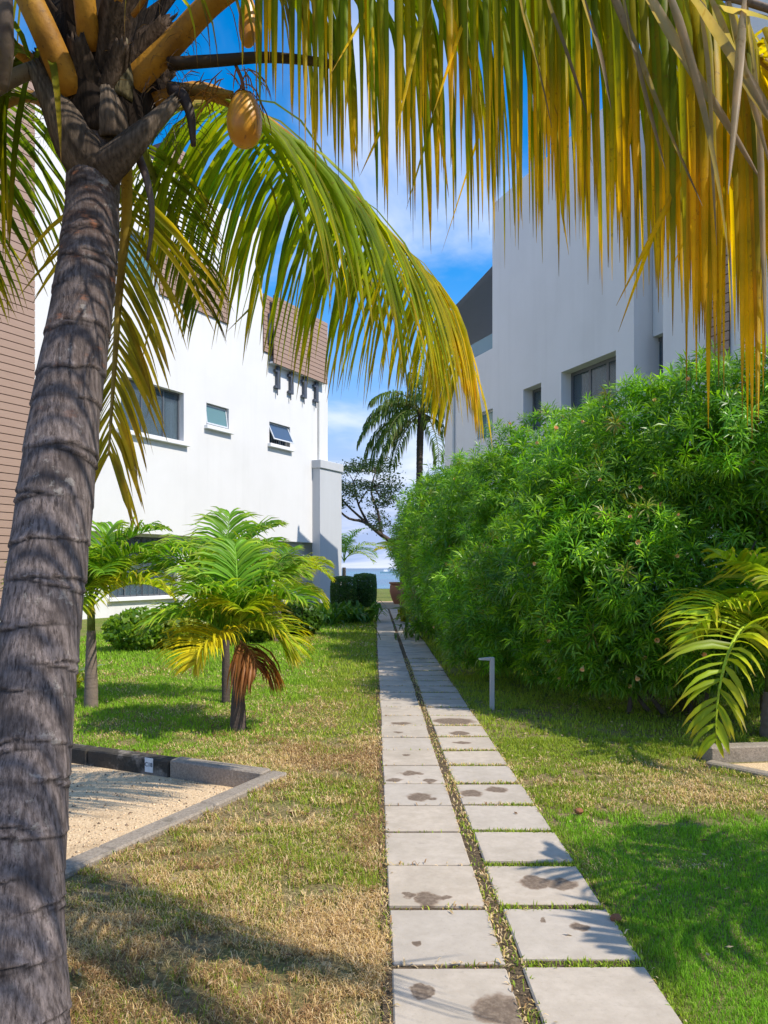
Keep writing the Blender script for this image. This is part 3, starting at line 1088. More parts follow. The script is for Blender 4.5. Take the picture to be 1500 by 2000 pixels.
def resample(pts, n):
    """Smooth curve (Catmull-Rom) through pts, n samples evenly spaced."""
    P = np.array(pts, float)
    P = np.vstack([2 * P[0] - P[1], P, 2 * P[-1] - P[-2]])
    out = []
    for i in range(1, len(P) - 2):
        for t in np.linspace(0, 1, 24, endpoint=False):
            a, b, c, d = P[i - 1], P[i], P[i + 1], P[i + 2]
            out.append(0.5 * ((2 * b) + (-a + c) * t + (2 * a - 5 * b + 4 * c - d) * t * t + (-a + 3 * b - 3 * c + d) * t ** 3))
    out.append(P[-2])
    out = np.array(out)
    L = np.concatenate([[0], np.cumsum(np.linalg.norm(np.diff(out, axis=0), axis=1))])
    s = np.linspace(0, L[-1], n)
    return np.stack([np.interp(s, L, out[:, k]) for k in range(3)], 1), L[-1]


def arc(base, az, el0, L, droop, n=18, power=1.0):
    """Arching rachis from base."""
    pts = [np.array(base, float)]
    for k in range(n - 1):
        t = (k + 0.5) / (n - 1)
        e = math.radians(el0 - droop * t ** power)
        a = math.radians(az)
        pts.append(pts[-1] + L / (n - 1) * np.array([math.cos(e) * math.cos(a), math.cos(e) * math.sin(a), math.sin(e)]))
    return np.array(pts)


def leaflet(p, d, L, droop, wref, width, rng, seg=6, twist=0.3, fold=0.25, kink=None, wpeak=0.3):
    """Strip with a fold along its midrib: vertices (3 per station) and stations' t."""
    n = seg + 1
    t = np.linspace(0, 1, n)
    pts = [np.array(p, float)]
    dirs = []
    d = norm(d)
    for i in range(n):
        b = 1 - math.exp(-droop * t[i] * 2.2)
        dd = d * (1 - b) + np.array([0, 0, -1.0]) * b
        if kink is not None and t[i] > kink[0]:
            dd = dd + np.array([kink[1], kink[2], -0.8])
        dirs.append(norm(dd))
    for i in range(seg):
        pts.append(pts[-1] + dirs[i] * L / seg)
    pts, dirs = np.array(pts), np.array(dirs)
    w = width * np.clip(np.minimum(t / wpeak * 0.6 + 0.4, 1.0) * (1 - t ** 2.6) ** 0.8, 0.03, None)
    ref = np.asarray(wref, float)
    tw = twist * rng.normal()
    W = ref - dirs * (dirs @ ref)[:, None]
    W = norm(W)
    N = np.cross(dirs, W)
    ang = tw + twist * 0.7 * rng.normal() * t
    W2 = W * np.cos(ang)[:, None] + N * np.sin(ang)[:, None]
    N2 = np.cross(dirs, W2)
    V = np.empty((n * 3, 3))
    V[0::3] = pts - W2 * (w / 2)[:, None]
    V[1::3] = pts + N2 * (w * fold)[:, None]
    V[2::3] = pts + W2 * (w / 2)[:, None]
    return V, t


def strip_faces(n):
    f = []
    for i in range(n - 1):
        a = i * 3
        f += [(a, a + 1, a + 4, a + 3), (a + 1, a + 2, a + 5, a + 4)]
    return np.array(f)


GREEN = np.array([0.105, 0.16, 0.012])
OLIVE = np.array([0.20, 0.22, 0.012])
YELLOW = np.array([0.60, 0.36, 0.012])
BROWN = np.array([0.20, 0.11, 0.045])
GREYTAN = np.array([0.44, 0.34, 0.265])


def lcol(t, base, tip, tipstart, brown, rng):
    f = sstep(tipstart, tipstart + 0.35, t)[:, None]
    c = base * (1 - f) + tip * f
    g = sstep(1 - brown, 1 - brown + 0.06, t)[:, None] if brown > 0 else 0
    c = c * (1 - g) + BROWN * g
    o = np.repeat(c * rng.uniform(0.65, 1.28), 3, axis=0)
    o[0::3] *= 0.88
    o[1::3] *= 1.18
    return o


def stalk_mesh(pts, w0, w1, c0, c1, flat=0.6, n=8):
    """Tapered stalk, a little flattened."""
    m = len(pts)
    mb = MB().tube(pts, np.linspace(w0, w1, m) / 2, n)
    V = np.array(mb.V)
    col = np.repeat(np.linspace(0, 1, m)[:, None] * (np.array(c1) - np.array(c0)) + np.array(c0), n, axis=0)
    return V, mb.F, col


def frond_leaflets(pts, n, Lf, wdt, rng, start=0.12, droop=0.9, fwd=(0.35, 0.9), lift=0.25, side_ref=None, seg=6, base=OLIVE, tip=YELLOW, tipstart=0.55,
                   brown=0.08, yellow=None, sides=(-1, 1), twist=0.35, jitter=0.08, fold=0.22, profile=None, kinks=0.06, outw=(1.0, 1.0)):
    """All leaflets of a frond as (V, col) lists; pts is the sampled rachis."""
    out = []
    m = len(pts)
    T = norm(np.gradient(pts, axis=0))
    for k in range(n):
        u = start + (1 - start) * (k + 0.5) / n
        for sd in sides:
            x = np.clip(u + rng.normal() * 0.25 / n, 0, 1) * (m - 1)
            i = min(int(x), m - 2)
            p = pts[i] + (pts[i + 1] - pts[i]) * (x - i)
            t = T[i]
            side = np.cross(t, Zv)
            if np.linalg.norm(side) < 0.15 or side_ref is not None and np.linalg.norm(side) < 0.5:
                side = np.asarray(side_ref if side_ref is not None else (1, 0, 0), float)
                side = side - t * np.dot(side, t)
            side = norm(side) * sd
            up = np.cross(side * sd, t)
            fw = fwd[0] + (fwd[1] - fwd[0]) * u
            ow = outw[0] if sd < 0 else outw[1]
            d = side * ow + t * fw + up * lift + rng.normal(size=3) * jitter
            pr = profile(u) if profile else (math.sin(math.pi * min(1, 0.22 + 0.70 * u)) ** 0.6)
            L = Lf * pr * rng.uniform(0.88, 1.08)
            kink = (rng.uniform(0.45, 0.8), rng.normal() * 0.5, rng.normal() * 0.5) if rng.random() < kinks else None
            V, ts = leaflet(p, d, L, droop * rng.uniform(0.8, 1.25), t, wdt * rng.uniform(0.8, 1.15), rng, seg, twist, fold, kink)
            yb = yellow(u) if yellow else 0.0
            yb = np.clip(yb + rng.normal() * 0.18, 0, 1)
            bcol = base * (1 - yb) + (tip * 0.8 + base * 0.2) * yb
            out.append((V, lcol(ts, bcol, tip, tipstart - 0.4 * yb + rng.normal() * 0.12, brown * rng.uniform(0, 2), rng)))
    return out


def join(parts, seg):
    fs = strip_faces(seg + 1)
    nv = (seg + 1) * 3
    V = np.vstack([p[0] for p in parts])
    C = np.vstack([p[1] for p in parts])
    Fs = np.vstack([fs + i * nv for i in range(len(parts))])
    return V, Fs, C


def rings_trunk(cl, rad, n=40, ring=0.15, amp=0.05, seed=0, step=0.012, dark=0.6):
    """Palm trunk with ragged leaf scars: each ring flares a little over the one above. Returns V, F, col."""
    rng = np.random.default_rng(seed)
    pts, L = resample(cl, max(12, int(np.linalg.norm(np.array(cl[-1]) - np.array(cl[0])) / step)))
    m = len(pts)
    s = np.linspace(0, 1, m)
    r = np.interp(s, np.linspace(0, 1, len(rad)), rad)
    zs = s * L
    edges = [0.0]
    while edges[-1] < L:
        edges.append(edges[-1] + ring * rng.uniform(0.6, 1.35))
    edges = np.array(edges)
    th = np.linspace(0, 2 * math.pi, n, endpoint=False)
    TH, ZS = np.meshgrid(th, zs)
    tiltA = rng.uniform(0, 6.28, len(edges))
    idx0 = np.clip(np.searchsorted(edges, ZS) - 1, 0, len(edges) - 2)
    zz_ = ZS + 0.022 * np.sin(TH + tiltA[idx0]) + 0.02 * (vnoise(np.stack([np.cos(TH).ravel() * 2.2 + 9, np.sin(TH).ravel() * 2.2 + 5, ZS.ravel() * 6], 1), seed).reshape(TH.shape) - 0.5)
    idx = np.clip(np.searchsorted(edges, zz_) - 1, 0, len(edges) - 2)
    ph = np.clip((zz_ - edges[idx]) / (edges[idx + 1] - edges[idx]), 0, 1)
    prof = amp * (0.35 - ph) + amp * 0.55 * np.exp(-((ph - 0.02) / 0.06) ** 2) - amp * 0.9 * np.exp(-((ph - 0.985) / 0.03) ** 2)
    nz = vnoise(np.stack([np.cos(TH).ravel() * 4, np.sin(TH).ravel() * 4, ZS.ravel() * 9], 1), seed + 1).reshape(TH.shape) - 0.5
    R = r[:, None] * (1 + prof + 0.05 * nz)
    a = np.array([1.0, 0, 0])
    T = norm(np.gradient(pts, axis=0))
    A = norm(a - T * (T @ a)[:, None])
    Bv = np.cross(T, A)
    V = pts[:, None, :] + R[..., None] * (np.cos(TH)[..., None] * A[:, None, :] + np.sin(TH)[..., None] * Bv[:, None, :])
    i, k = np.meshgrid(np.arange(m - 1), np.arange(n), indexing='ij')
    Fq = np.stack([i * n + k, i * n + (k + 1) % n, (i + 1) * n + (k + 1) % n, (i + 1) * n + k], -1).reshape(-1, 4)
    scar = np.exp(-((ph - 0.97) / 0.05) ** 2) * dark
    pale = np.exp(-((ph - 0.03) / 0.03) ** 2) * 0.5
    per = (0.88 + 0.26 * rng.random(len(edges)))[idx]
    c = np.clip((1 - scar + pale) * per, 0.05, 1.6)
    col = np.repeat(c.reshape(-1, 1), 3, axis=1)
    return V.reshape(-1, 3), Fq, col, pts


# ------------------------------------------------------------------ the coconut palm in front
palm_loc = at(30, 2100, 2.35)
palm_loc[2] = 0.0
palm = thing('coconut_palm', tuple(palm_loc), 'big ringed coconut palm close at hand, its yellowing fronds hanging across the view', 'palm tree')
cl = [at(40, 2150, 2.33), at(44, 2000, 2.38), at(38, 1800, 2.43), at(50, 1600, 2.50), at(66, 1400, 2.58), at(82, 1200, 2.66), at(106, 1000, 2.74), at(129, 800, 2.82), at(160, 600, 2.90),
      at(177, 450, 2.96), at(184, 330, 3.0), at(188, 240, 3.02)]
rad = [0.146, 0.138, 0.131, 0.128, 0.128, 0.133, 0.130, 0.124, 0.115, 0.108, 0.099, 0.106]
V, Fq, C, _ = rings_trunk(cl, rad, n=72, ring=0.15, amp=0.034, seed=3, step=0.008)
mk('trunk', V, Fq, M['trunk'], palm, C, smooth=True)
rngp = np.random.default_rng(21)
crown = at(190, 190, 3.02)

# old frond bases, grey brown, clasping the top of the trunk
STUB0, STUB1 = (0.085, 0.062, 0.047), (0.15, 0.115, 0.085)


def clasp(pts, widths, c0=STUB0, c1=STUB1, thick=0.03, name='leaf_base', wrap=0.42, out=(0.15, -1, 0.1)):
    """Old leaf base: broad and flat below, its edges wrapped round the stem, narrowing to a ragged stub."""
    n_, m_ = 16, 13
    P, _ = resample(pts, n_)
    W = np.interp(np.linspace(0, 1, n_), np.linspace(0, 1, len(widths)), widths)
    T = norm(np.gradient(P, axis=0))
    S = norm(np.cross(T, np.array(out)))
    N = np.cross(S, T)
    N = N * np.where((N @ np.array(out))[:, None] < 0, -1, 1)
    V, Cc = [], []
    jit = rngp.uniform(0.65, 1.35, m_)
    for lay in (0, 1):
        for i in range(n_):
            f = i / (n_ - 1)
            for k in range(m_):
                x = k / (m_ - 1) * 2 - 1
                rag = (rngp.normal() * 0.012 if i == n_ - 1 else 0)
                rib = 0.006 * jit[k] - 0.006
                dep = -wrap * W[i] * abs(x) ** 1.8 * (1 - 0.5 * f) + rib - lay * thick * (1 - 0.55 * f) * (1 - 0.8 * abs(x) ** 2)
                V.append(P[i] + S[i] * W[i] / 2 * x + N[i] * dep + T[i] * rag)
                j = jit[k] * rngp.uniform(0.85, 1.15) * (1 - 0.35 * abs(x) ** 3)
                Cc.append([(c0[q] * (1 - f) + c1[q] * f) * j for q in range(3)])
    Fs = []
    o_ = n_ * m_
    for i in range(n_ - 1):
        for k in range(m_ - 1):
            q = i * m_ + k
            Fs += [(q, q + 1, q + m_ + 1, q + m_), (o_ + q, o_ + q + m_, o_ + q + m_ + 1, o_ + q + 1)]
    for i in range(n_ - 1):
        for k in (0, m_ - 1):
            q = i * m_ + k
            Fs.append((q, q + m_, o_ + q + m_, o_ + q))
    for k in range(m_ - 1):
        for i in (0, n_ - 1):
            q = i * m_ + k
            Fs.append((q, q + 1, o_ + q + 1, o_ + q))
    o = mk(name, V, Fs, M['fibre'], palm, Cc, smooth=True)
    fix(o)
    return o


# dark fibrous heart of the crown
heart = []
for k in range(30):
    t_ = k / 29
    heart.append((at(196 + 14 * t_, 300 - 330 * t_, 3.04 + 0.12 * t_), 0.10 + 0.095 * math.sin(math.pi * min(1, 0.12 + t_ * 0.8)) ** 1.2))
mbh = MB().tube([h[0] for h in heart], [h[1] for h in heart], 40)
Vh = np.array(mbh.V)
ctr = np.repeat(np.array([h[0] for h in heart]), 40, axis=0)
nzh = vnoise(Vh * np.array([9, 9, 4]), 5) - 0.5 + 0.5 * (vnoise(Vh * np.array([26, 26, 7]), 6) - 0.5)
Vh = ctr + (Vh - ctr) * (1 + 0.55 * nzh)[:, None]
Ch = np.array([0.016, 0.011, 0.008])[None] * (0.5 + 1.6 * vnoise(Vh * np.array([60, 60, 9]), 7))[:, None]
mk('fibre_sheath', Vh, mbh.F, M['fibre'], palm, Ch, smooth=True)
DK0, DK1 = (0.03, 0.021, 0.016), (0.07, 0.05, 0.037)
axis_at = lambda z: at(196, 300, 3.04) + (at(212, -40, 3.14) - at(196, 300, 3.04)) * (z - 3.17) / 0.70
for tier, (z0, hgt, r0, r1, off) in enumerate(((3.16, 0.30, 0.09, 0.25, 0), (3.27, 0.30, 0.10, 0.29, 21), (3.38, 0.32, 0.11, 0.30, 40), (3.50, 0.34, 0.11, 0.28, 8))):
    for k in range(8):
        th = math.radians(off + 45 * k + rngp.uniform(-9, 9))
        e = np.array([math.cos(th), math.sin(th), 0])
        lean_ = np.array([-e[1], e[0], 0]) * rngp.uniform(-0.06, 0.06)
        q = lambda t_: axis_at(z0 + hgt * t_) + e * (r0 + (r1 - r0) * t_ ** 1.3) + lean_ * t_
        w_ = rngp.uniform(0.17, 0.23)
        d_ = rngp.uniform(0.6, 1.5)
        clasp([q(0), q(0.35), q(0.7), q(rngp.uniform(0.9, 1.1))], [w_, w_ * 0.9, w_ * 0.6, w_ * rngp.uniform(0.25, 0.42)], tuple(x * d_ for x in (0.026, 0.018, 0.013)), tuple(x * d_ for x in (0.065, 0.045, 0.032)), 0.02, out=tuple(e + np.array([0, 0, -0.1])))
clasp([at(215, 262, 2.90), at(210, 215, 2.885), at(207, 175, 2.90), at(205, 140, 2.93)], [0.15, 0.12, 0.075, 0.055], (0.085, 0.062, 0.046), (0.15, 0.115, 0.085))
clasp([at(205, 318, 2.90), at(160, 275, 2.865), at(112, 205, 2.86), at(62, 118, 2.88)], [0.23, 0.185, 0.105, 0.055])
clasp([at(172, 312, 2.895), at(232, 283, 2.86), at(290, 238, 2.865), at(345, 190, 2.90)], [0.20, 0.13, 0.078, 0.05])
clasp([at(225, 180, 2.92), at(232, 140, 2.915), at(232, 100, 2.92), at(236, 72, 2.94)], [0.11, 0.095, 0.07, 0.05], (0.085, 0.07, 0.035), (0.17, 0.14, 0.09))
# ragged fibre threads around the sheath
fr_ = []
for k in range(700):
    p = at(rngp.uniform(75, 375), rngp.uniform(20, 285), rngp.uniform(2.9, 3.25))
    d = np.array([rngp.normal() * 0.8, rngp.normal() * 0.4, rngp.normal() * 0.5 - 0.2])
    V, ts = leaflet(p, d, rngp.uniform(0.05, 0.16), 0.8, (1, 0, 0), 0.003, rngp, 3, 1.0, 0.1)
    fr_.append((V, np.repeat((np.array([0.07, 0.042, 0.026]) * rngp.uniform(0.4, 1.8))[None], len(V), 0)))
V, Fs, C = join(fr_, 3)
mk('fibre_threads', V, Fs, M['palm_leaf'], palm, C, kind='stuff')

# live leaf stalks, thick and orange yellow
PET0, PET1 = (0.33, 0.15, 0.014), (0.42, 0.24, 0.018)


def petiole(pts, w0, w1, par=None, name='petiole', c0=PET0, c1=PET1):
    P, _ = resample(pts, 16)
    V, Fs, C = stalk_mesh(P, w0, w1, c0, c1, n=10)
    return mk(name, V, Fs, M['stalk'], par or palm, C, smooth=True)


petiole([at(140, 185, 2.93), at(100, 90, 2.84), at(58, 0, 2.80), at(-10, -130, 2.76), at(-140, -280, 2.7)], 0.11, 0.08)
petiole([at(174, 95, 2.92), at(167, 20, 2.84), at(155, -70, 2.80), at(130, -260, 2.8)], 0.085, 0.07)
petiole([at(0, 175, 2.7), at(10, 110, 2.66), at(8, 40, 2.62), at(2, -60, 2.6)], 0.05, 0.07, c0=(0.13, 0.10, 0.075), c1=(0.11, 0.085, 0.065), name='dry_stalk')
petiole([at(70, 135, 2.92), at(35, 148, 2.9), at(-20, 180, 2.85), at(-90, 240, 2.8)], 0.06, 0.06, c0=(0.17, 0.13, 0.09), c1=(0.14, 0.11, 0.08), name='dry_stalk')


def frond(name, rachis, label, w0=0.05, w1=0.008, c0=PET0, c1=(0.42, 0.26, 0.02)):
    P, L = resample(rachis, 60)
    V, Fs, C = stalk_mesh(P, w0, w1, c0, c1, n=8)
    o = mk(name, V, Fs, M['stalk'], palm, C, smooth=True, label=label)
    return o, P, L


def single_leaflets(parts, fr_obj, seg):
    fs = strip_faces(seg + 1)
    for V, C in parts:
        mk('leaflet', V, fs, M['leaflet'], fr_obj, C, smooth=True)


# the great frond arching over the picture from the crown to the right
f1, P1, L1 = frond('frond', [at(245, 175, 3.02), at(335, 88, 2.98), at(430, -8, 2.92), at(560, -80, 2.82), at(780, -120, 2.66), at(1020, -110, 2.46), at(1270, -28, 2.24), at(1450, 85, 2.06), at(1640, 260, 1.92)],
                    'great yellowing frond arching overhead across the top of the view', 0.105, 0.012)
prof1 = lambda u: 0.62 + 0.40 * sstep(0.20, 0.34, u) + 0.12 * sstep(0.72, 0.95, u)
lf = frond_leaflets(P1, 142, 1.17, 0.0235, rngp, start=0.215, droop=2.3, fwd=(0.30, 0.60), lift=0.1, seg=8, base=np.array([0.185, 0.255, 0.008]), tip=np.array([0.82, 0.50, 0.010]), tipstart=0.66, brown=0.05,
                    yellow=lambda u: 0.0 + 0.55 * sstep(0.45, 1.0, u), twist=0.42, jitter=0.07, profile=prof1, kinks=0.05, outw=(0.50, 0.70))
single_leaflets(lf, f1, 8)
lf = frond_leaflets(P1, 74, 1.05, 0.020, rngp, start=0.215, droop=2.1, fwd=(0.35, 0.65), lift=0.0, seg=6, base=np.array([0.17, 0.24, 0.008]), tip=np.array([0.80, 0.50, 0.012]), tipstart=0.62, brown=0.08,
                    yellow=lambda u: 0.1 + 0.5 * sstep(0.45, 1.0, u), twist=0.5, jitter=0.10, profile=prof1, kinks=0.08, outw=(0.40, 0.55))
V, Fs, C = join(lf, 6)
mk('leaflet', V, Fs, M['leaflet'], f1, C, smooth=True, kind='stuff')

# dry, twisted leaflets of a dead frond hanging in front of it
f1d, P1d, _ = frond('frond', [at(470, -260, 2.6), at(800, -260, 2.35), at(1080, -130, 2.08), at(1300, -40, 1.86), at(1480, 10, 1.74), at(1640, 70, 1.66)], 'dead grey brown frond with twisted dry leaflets', 0.045, 0.014, (0.16, 0.11, 0.07), (0.20, 0.15, 0.11))
for pts, w_ in ((((1040, -120), (1072, 0), (1110, 110), (1146, 222)), 0.016), (((1120, -90), (1143, 0), (1172, 100), (1194, 214)), 0.018), (((1170, -80), (1202, 0), (1262, 140), (1322, 285), (1372, 402)), 0.022),
                (((1240, -50), (1272, 0), (1348, 130), (1425, 250), (1492, 362)), 0.024), (((1290, -40), (1312, 0), (1350, 120), (1385, 260), (1412, 400), (1425, 520)), 0.020), (((1330, -30), (1368, 0), (1412, 75), (1455, 155), (1512, 250)), 0.036),
                (((1455, -10), (1450, 40), (1442, 150), (1432, 270), (1422, 380)), 0.020), (((1420, -10), (1452, 130), (1478, 230), (1506, 330)), 0.018), (((1400, 10), (1440, 18), (1480, 25), (1540, 48)), 0.022), (((1390, 0), (1435, 90), (1480, 175), (1530, 262)), 0.026),
                (((1210, -60), (1232, 60), (1262, 190), (1300, 330)), 0.015), (((1365, -10), (1385, 150), (1392, 330), (1400, 480)), 0.014), (((1000, -120), (1020, 10), (1052, 130), (1078, 250)), 0.012), (((1460, 10), (1482, 240), (1490, 480), (1496, 700)), 0.015)):
    Y0 = float(np.interp(pts[0][0], [800, 1080, 1300, 1480, 1640], [2.35, 2.08, 1.86, 1.74, 1.66]))
    Pd, _ = resample([at(px, py, Y0 - 0.06 * k_) for k_, (px, py) in enumerate(pts)], 11)
    Td = norm(np.gradient(Pd, axis=0))
    td = np.linspace(0, 1, 11)
    wd = w_ * np.minimum(1, 0.45 + 2.2 * td) * (1 - td ** 2.2) ** 0.8 + 0.0012
    angd = rngp.uniform(0, 3) + rngp.uniform(-2.6, 2.6) * td
    S0 = norm(np.cross(Td, np.array([0.1, -1, 0.2])))
    N0 = np.cross(S0, Td)
    Wd = S0 * np.cos(angd)[:, None] + N0 * np.sin(angd)[:, None]
    Nd = np.cross(Td, Wd)
    Vd = np.empty((33, 3))
    Vd[0::3], Vd[1::3], Vd[2::3] = Pd - Wd * wd[:, None] / 2, Pd + Nd * (wd * 0.45)[:, None], Pd + Wd * wd[:, None] / 2
    cd = GREYTAN * rngp.uniform(0.6, 1.25) * (1 - 0.45 * td ** 2)[:, None]
    cd = np.repeat(cd, 3, axis=0)
    cd[0::3] *= 0.6
    mk('leaflet', Vd, strip_faces(11), M['leaflet'], f1d, cd, smooth=True)

# the frond reaching out behind, towards the gap between the buildings
f2, P2, L2 = frond('frond', [at(300, 200, 3.08), at(400, 178, 3.15), at(520, 238, 3.5), at(640, 335, 3.85), at(750, 445, 4.2), at(828, 530, 4.5), at(880, 618, 4.7), at(912, 695, 4.8)],
                    'green frond with a golden rib drooping towards the gap between the buildings', 0.07, 0.009)
prof2 = lambda u: 0.80 + 0.20 * sstep(0.1, 0.4, u) - 0.50 * sstep(0.5, 1.0, u)
la = frond_leaflets(P2, 128, 1.22, 0.030, rngp, start=0.10, droop=0.95, fwd=(0.75, 1.15), lift=-0.35, seg=6, base=np.array([0.21, 0.29, 0.014]), tip=np.array([0.72, 0.50, 0.02]), tipstart=0.80, brown=0.10,
                    yellow=lambda u: 0.0 + 0.80 * sstep(0.38, 0.85, u), twist=0.4, profile=prof2, kinks=0.08, sides=(1,), outw=(0.8, 0.32))
lb = frond_leaflets(P2, 128, 1.2, 0.028, rngp, start=0.10, droop=0.62, fwd=(0.10, 0.85), lift=-0.15, seg=6, base=np.array([0.20, 0.28, 0.014]), tip=np.array([0.56, 0.46, 0.02]), tipstart=0.72, brown=0.10,
                    yellow=lambda u: 0.05 + 0.70 * sstep(0.42, 0.90, u), twist=0.4, profile=prof2, kinks=0.06, sides=(-1,), outw=(0.95, 0.8))
V, Fs, C = join(la + lb, 6)
mk('leaflet', V, Fs, M['leaflet'], f2, C, smooth=True, kind='stuff')

f2b, P2b, _ = frond('frond', [at(330, 205, 3.25), at(430, 210, 3.65), at(540, 290, 4.1), at(640, 405, 4.6), at(705, 520, 4.9)], 'shaded frond just behind the drooping green one', 0.05, 0.008, (0.30, 0.22, 0.02), (0.36, 0.28, 0.02))
l2 = frond_leaflets(P2b, 50, 1.0, 0.030, rngp, start=0.08, droop=0.75, fwd=(0.15, 0.8), lift=-0.1, seg=6, base=np.array([0.10, 0.19, 0.012]), tip=np.array([0.50, 0.38, 0.015]), tipstart=0.75, brown=0.10,
                    yellow=lambda u: 0.0 + 0.5 * sstep(0.55, 0.95, u), twist=0.4, profile=prof2, kinks=0.06, outw=(0.9, 0.2))
V, Fs, C = join(l2, 6)
mk('leaflet', V, Fs, M['leaflet'], f2b, C, smooth=True, kind='stuff')

# old frond hanging straight down behind the trunk
f3, P3, _ = frond('frond', [at(238, 270, 3.12), at(247, 340, 3.2), at(246, 440, 3.3), at(234, 560, 3.35), at(226, 680, 3.36), at(218, 800, 3.35), at(212, 890, 3.33)], 'old frond hanging straight down behind the trunk', 0.055, 0.008, (0.34, 0.24, 0.02), (0.30, 0.22, 0.05))
l3 = frond_leaflets(P3, 44, 0.62, 0.024, rngp, start=0.12, droop=0.35, fwd=(0.55, 1.6), lift=0.05, side_ref=(0.9, -0.45, 0), seg=5, base=np.array([0.20, 0.20, 0.02]), tip=np.array([0.56, 0.40, 0.04]), tipstart=0.5, brown=0.12,
                    yellow=lambda u: 0.1 + 0.45 * u, twist=0.5, kinks=0.1, profile=lambda u: 1.0 - 0.35 * u)
V, Fs, C = join(l3, 5)
mk('leaflet', V, Fs, M['leaflet'], f3, C, smooth=True, kind='stuff')
# a darker one beside it, leaning out to the right
f3b, P3b, _ = frond('frond', [at(262, 235, 3.3), at(290, 320, 3.5), at(335, 420, 3.75), at(372, 520, 3.95), at(392, 590, 4.05)], 'dark green frond leaning out behind the hanging one', 0.05, 0.008, (0.12, 0.16, 0.02), (0.14, 0.17, 0.02))
l3 = frond_leaflets(P3b, 32, 0.56, 0.022, rngp, start=0.10, droop=0.5, fwd=(0.6, 1.3), lift=0.05, side_ref=(0.8, 0.6, 0), seg=5, base=np.array([0.13, 0.17, 0.015]), tip=np.array([0.34, 0.28, 0.02]), tipstart=0.7, brown=0.15, twist=0.4, profile=lambda u: 0.9 - 0.4 * u)
V, Fs, C = join(l3, 5)
mk('leaflet', V, Fs, M['leaflet'], f3b, C, smooth=True, kind='stuff')

# frond hanging at the left edge
f4, P4, _ = frond('frond', [at(95, 150, 3.1), at(20, 90, 3.05), at(-90, 60, 3.0), at(-220, 90, 2.9), at(-330, 180, 2.85)], 'yellow green frond drooping at the left edge before the clad tower', 0.06, 0.01)
l4 = frond_leaflets(P4, 70, 0.98, 0.028, rngp, start=0.06, droop=0.85, fwd=(0.1, 0.2), lift=-0.1, seg=6, base=np.array([0.13, 0.17, 0.012]), tip=np.array([0.44, 0.32, 0.02]), tipstart=0.55, brown=0.10, twist=0.35, kinks=0.12, outw=(0.5, 0.5))
V, Fs, C = join(l4, 6)
mk('leaflet', V, Fs, M['leaflet'], f4, C, smooth=True, kind='stuff')
f4b, P4b, _ = frond('frond', [at(120, 215, 3.2), at(40, 190, 3.4), at(-60, 260, 3.6), at(-130, 380, 3.75), at(-165, 520, 3.8)], 'frond behind the trunk sweeping down past the clad tower', 0.06, 0.01)
l4 = frond_leaflets(P4b, 72, 0.85, 0.026, rngp, start=0.10, droop=0.45, fwd=(0.2, 0.3), lift=0.0, seg=6, base=np.array([0.11, 0.17, 0.012]), tip=np.array([0.40, 0.32, 0.02]), tipstart=0.6, brown=0.10, twist=0.35, kinks=0.10,
                    sides=(-1, 1), outw=(0.9, 0.9))
V, Fs, C = join(l4, 6)
mk('leaflet', V, Fs, M['leaflet'], f4b, C, smooth=True, kind='stuff')
# short young leaflets hanging in front of the crown and the fronds above the frame
for k, (rach, n_, Lf) in enumerate((
        ([at(260, 30, 2.75), at(330, -60, 2.6), at(450, -110, 2.45), at(600, -90, 2.35)], 16, 0.42),
        ([at(250, 60, 3.1), at(300, -200, 3.2), at(420, -520, 3.5), at(560, -700, 4.2)], 34, 0.85),
        ([at(150, 40, 3.1), at(60, -260, 3.0), at(-120, -480, 2.7), at(-340, -520, 2.3)], 34, 0.85),
        ([at(180, 40, 3.2), at(160, -300, 3.5), at(110, -600, 4.0), at(20, -620, 4.8)], 34, 0.85),
        ([(-1.0, 2.9, 3.6), (-0.6, 2.4, 4.1), (0.0, 1.85, 4.25), (0.6, 1.3, 4.0), (1.05, 0.9, 3.5)], 60, 0.95))):
    fo, Pk, _ = frond('frond', rach, ('young short frond hanging before the crown', 'upper frond of the crown reaching away', 'upper frond of the crown reaching left', 'upper frond of the crown reaching back', 'upper frond of the crown reaching forward')[k], 0.05 if k else 0.02, 0.008)
    ll = frond_leaflets(Pk, n_, Lf, 0.028 if k else 0.017, rngp, start=0.15, droop=1.5 if k == 0 else 0.7, fwd=(0.4, 0.8), lift=0.15, seg=5, base=np.array([0.16, 0.20, 0.012]) if k else np.array([0.26, 0.26, 0.02]), tip=np.array([0.42, 0.32, 0.03]), tipstart=0.6,
                        brown=0.08 if k else 0.25, twist=0.4, kinks=0.1)
    V, Fs, C = join(ll, 5)
    mk('leaflet', V, Fs, M['leaflet'], fo, C, smooth=True, kind='stuff')

# flower stalks, spathe and coconuts
petiole([at(330, 125, 2.98), at(430, 118, 2.95), at(520, 112, 2.93), at(615, 120, 2.95), at(690, 135, 3.0)], 0.05, 0.03, name='flower_stalk', c0=(0.035, 0.022, 0.014), c1=(0.06, 0.05, 0.03))
petiole([at(330, 172, 3.0), at(400, 178, 2.98), at(455, 186, 2.97)], 0.05, 0.03, name='flower_stalk', c0=(0.035, 0.024, 0.016), c1=(0.30, 0.17, 0.02))
petiole([at(340, 178, 2.96), at(358, 190, 2.94), at(372, 225, 2.93), at(378, 285, 2.94)], 0.055, 0.02, name='dry_spathe', c0=(0.04, 0.028, 0.024), c1=(0.05, 0.035, 0.028))
petiole([at(268, 300, 2.98), at(285, 345, 2.96), at(296, 400, 2.96), at(296, 450, 2.97), at(288, 508, 2.98)], 0.035, 0.012, name='dry_spathe', c0=(0.14, 0.10, 0.085), c1=(0.10, 0.075, 0.065))
tw_ = []
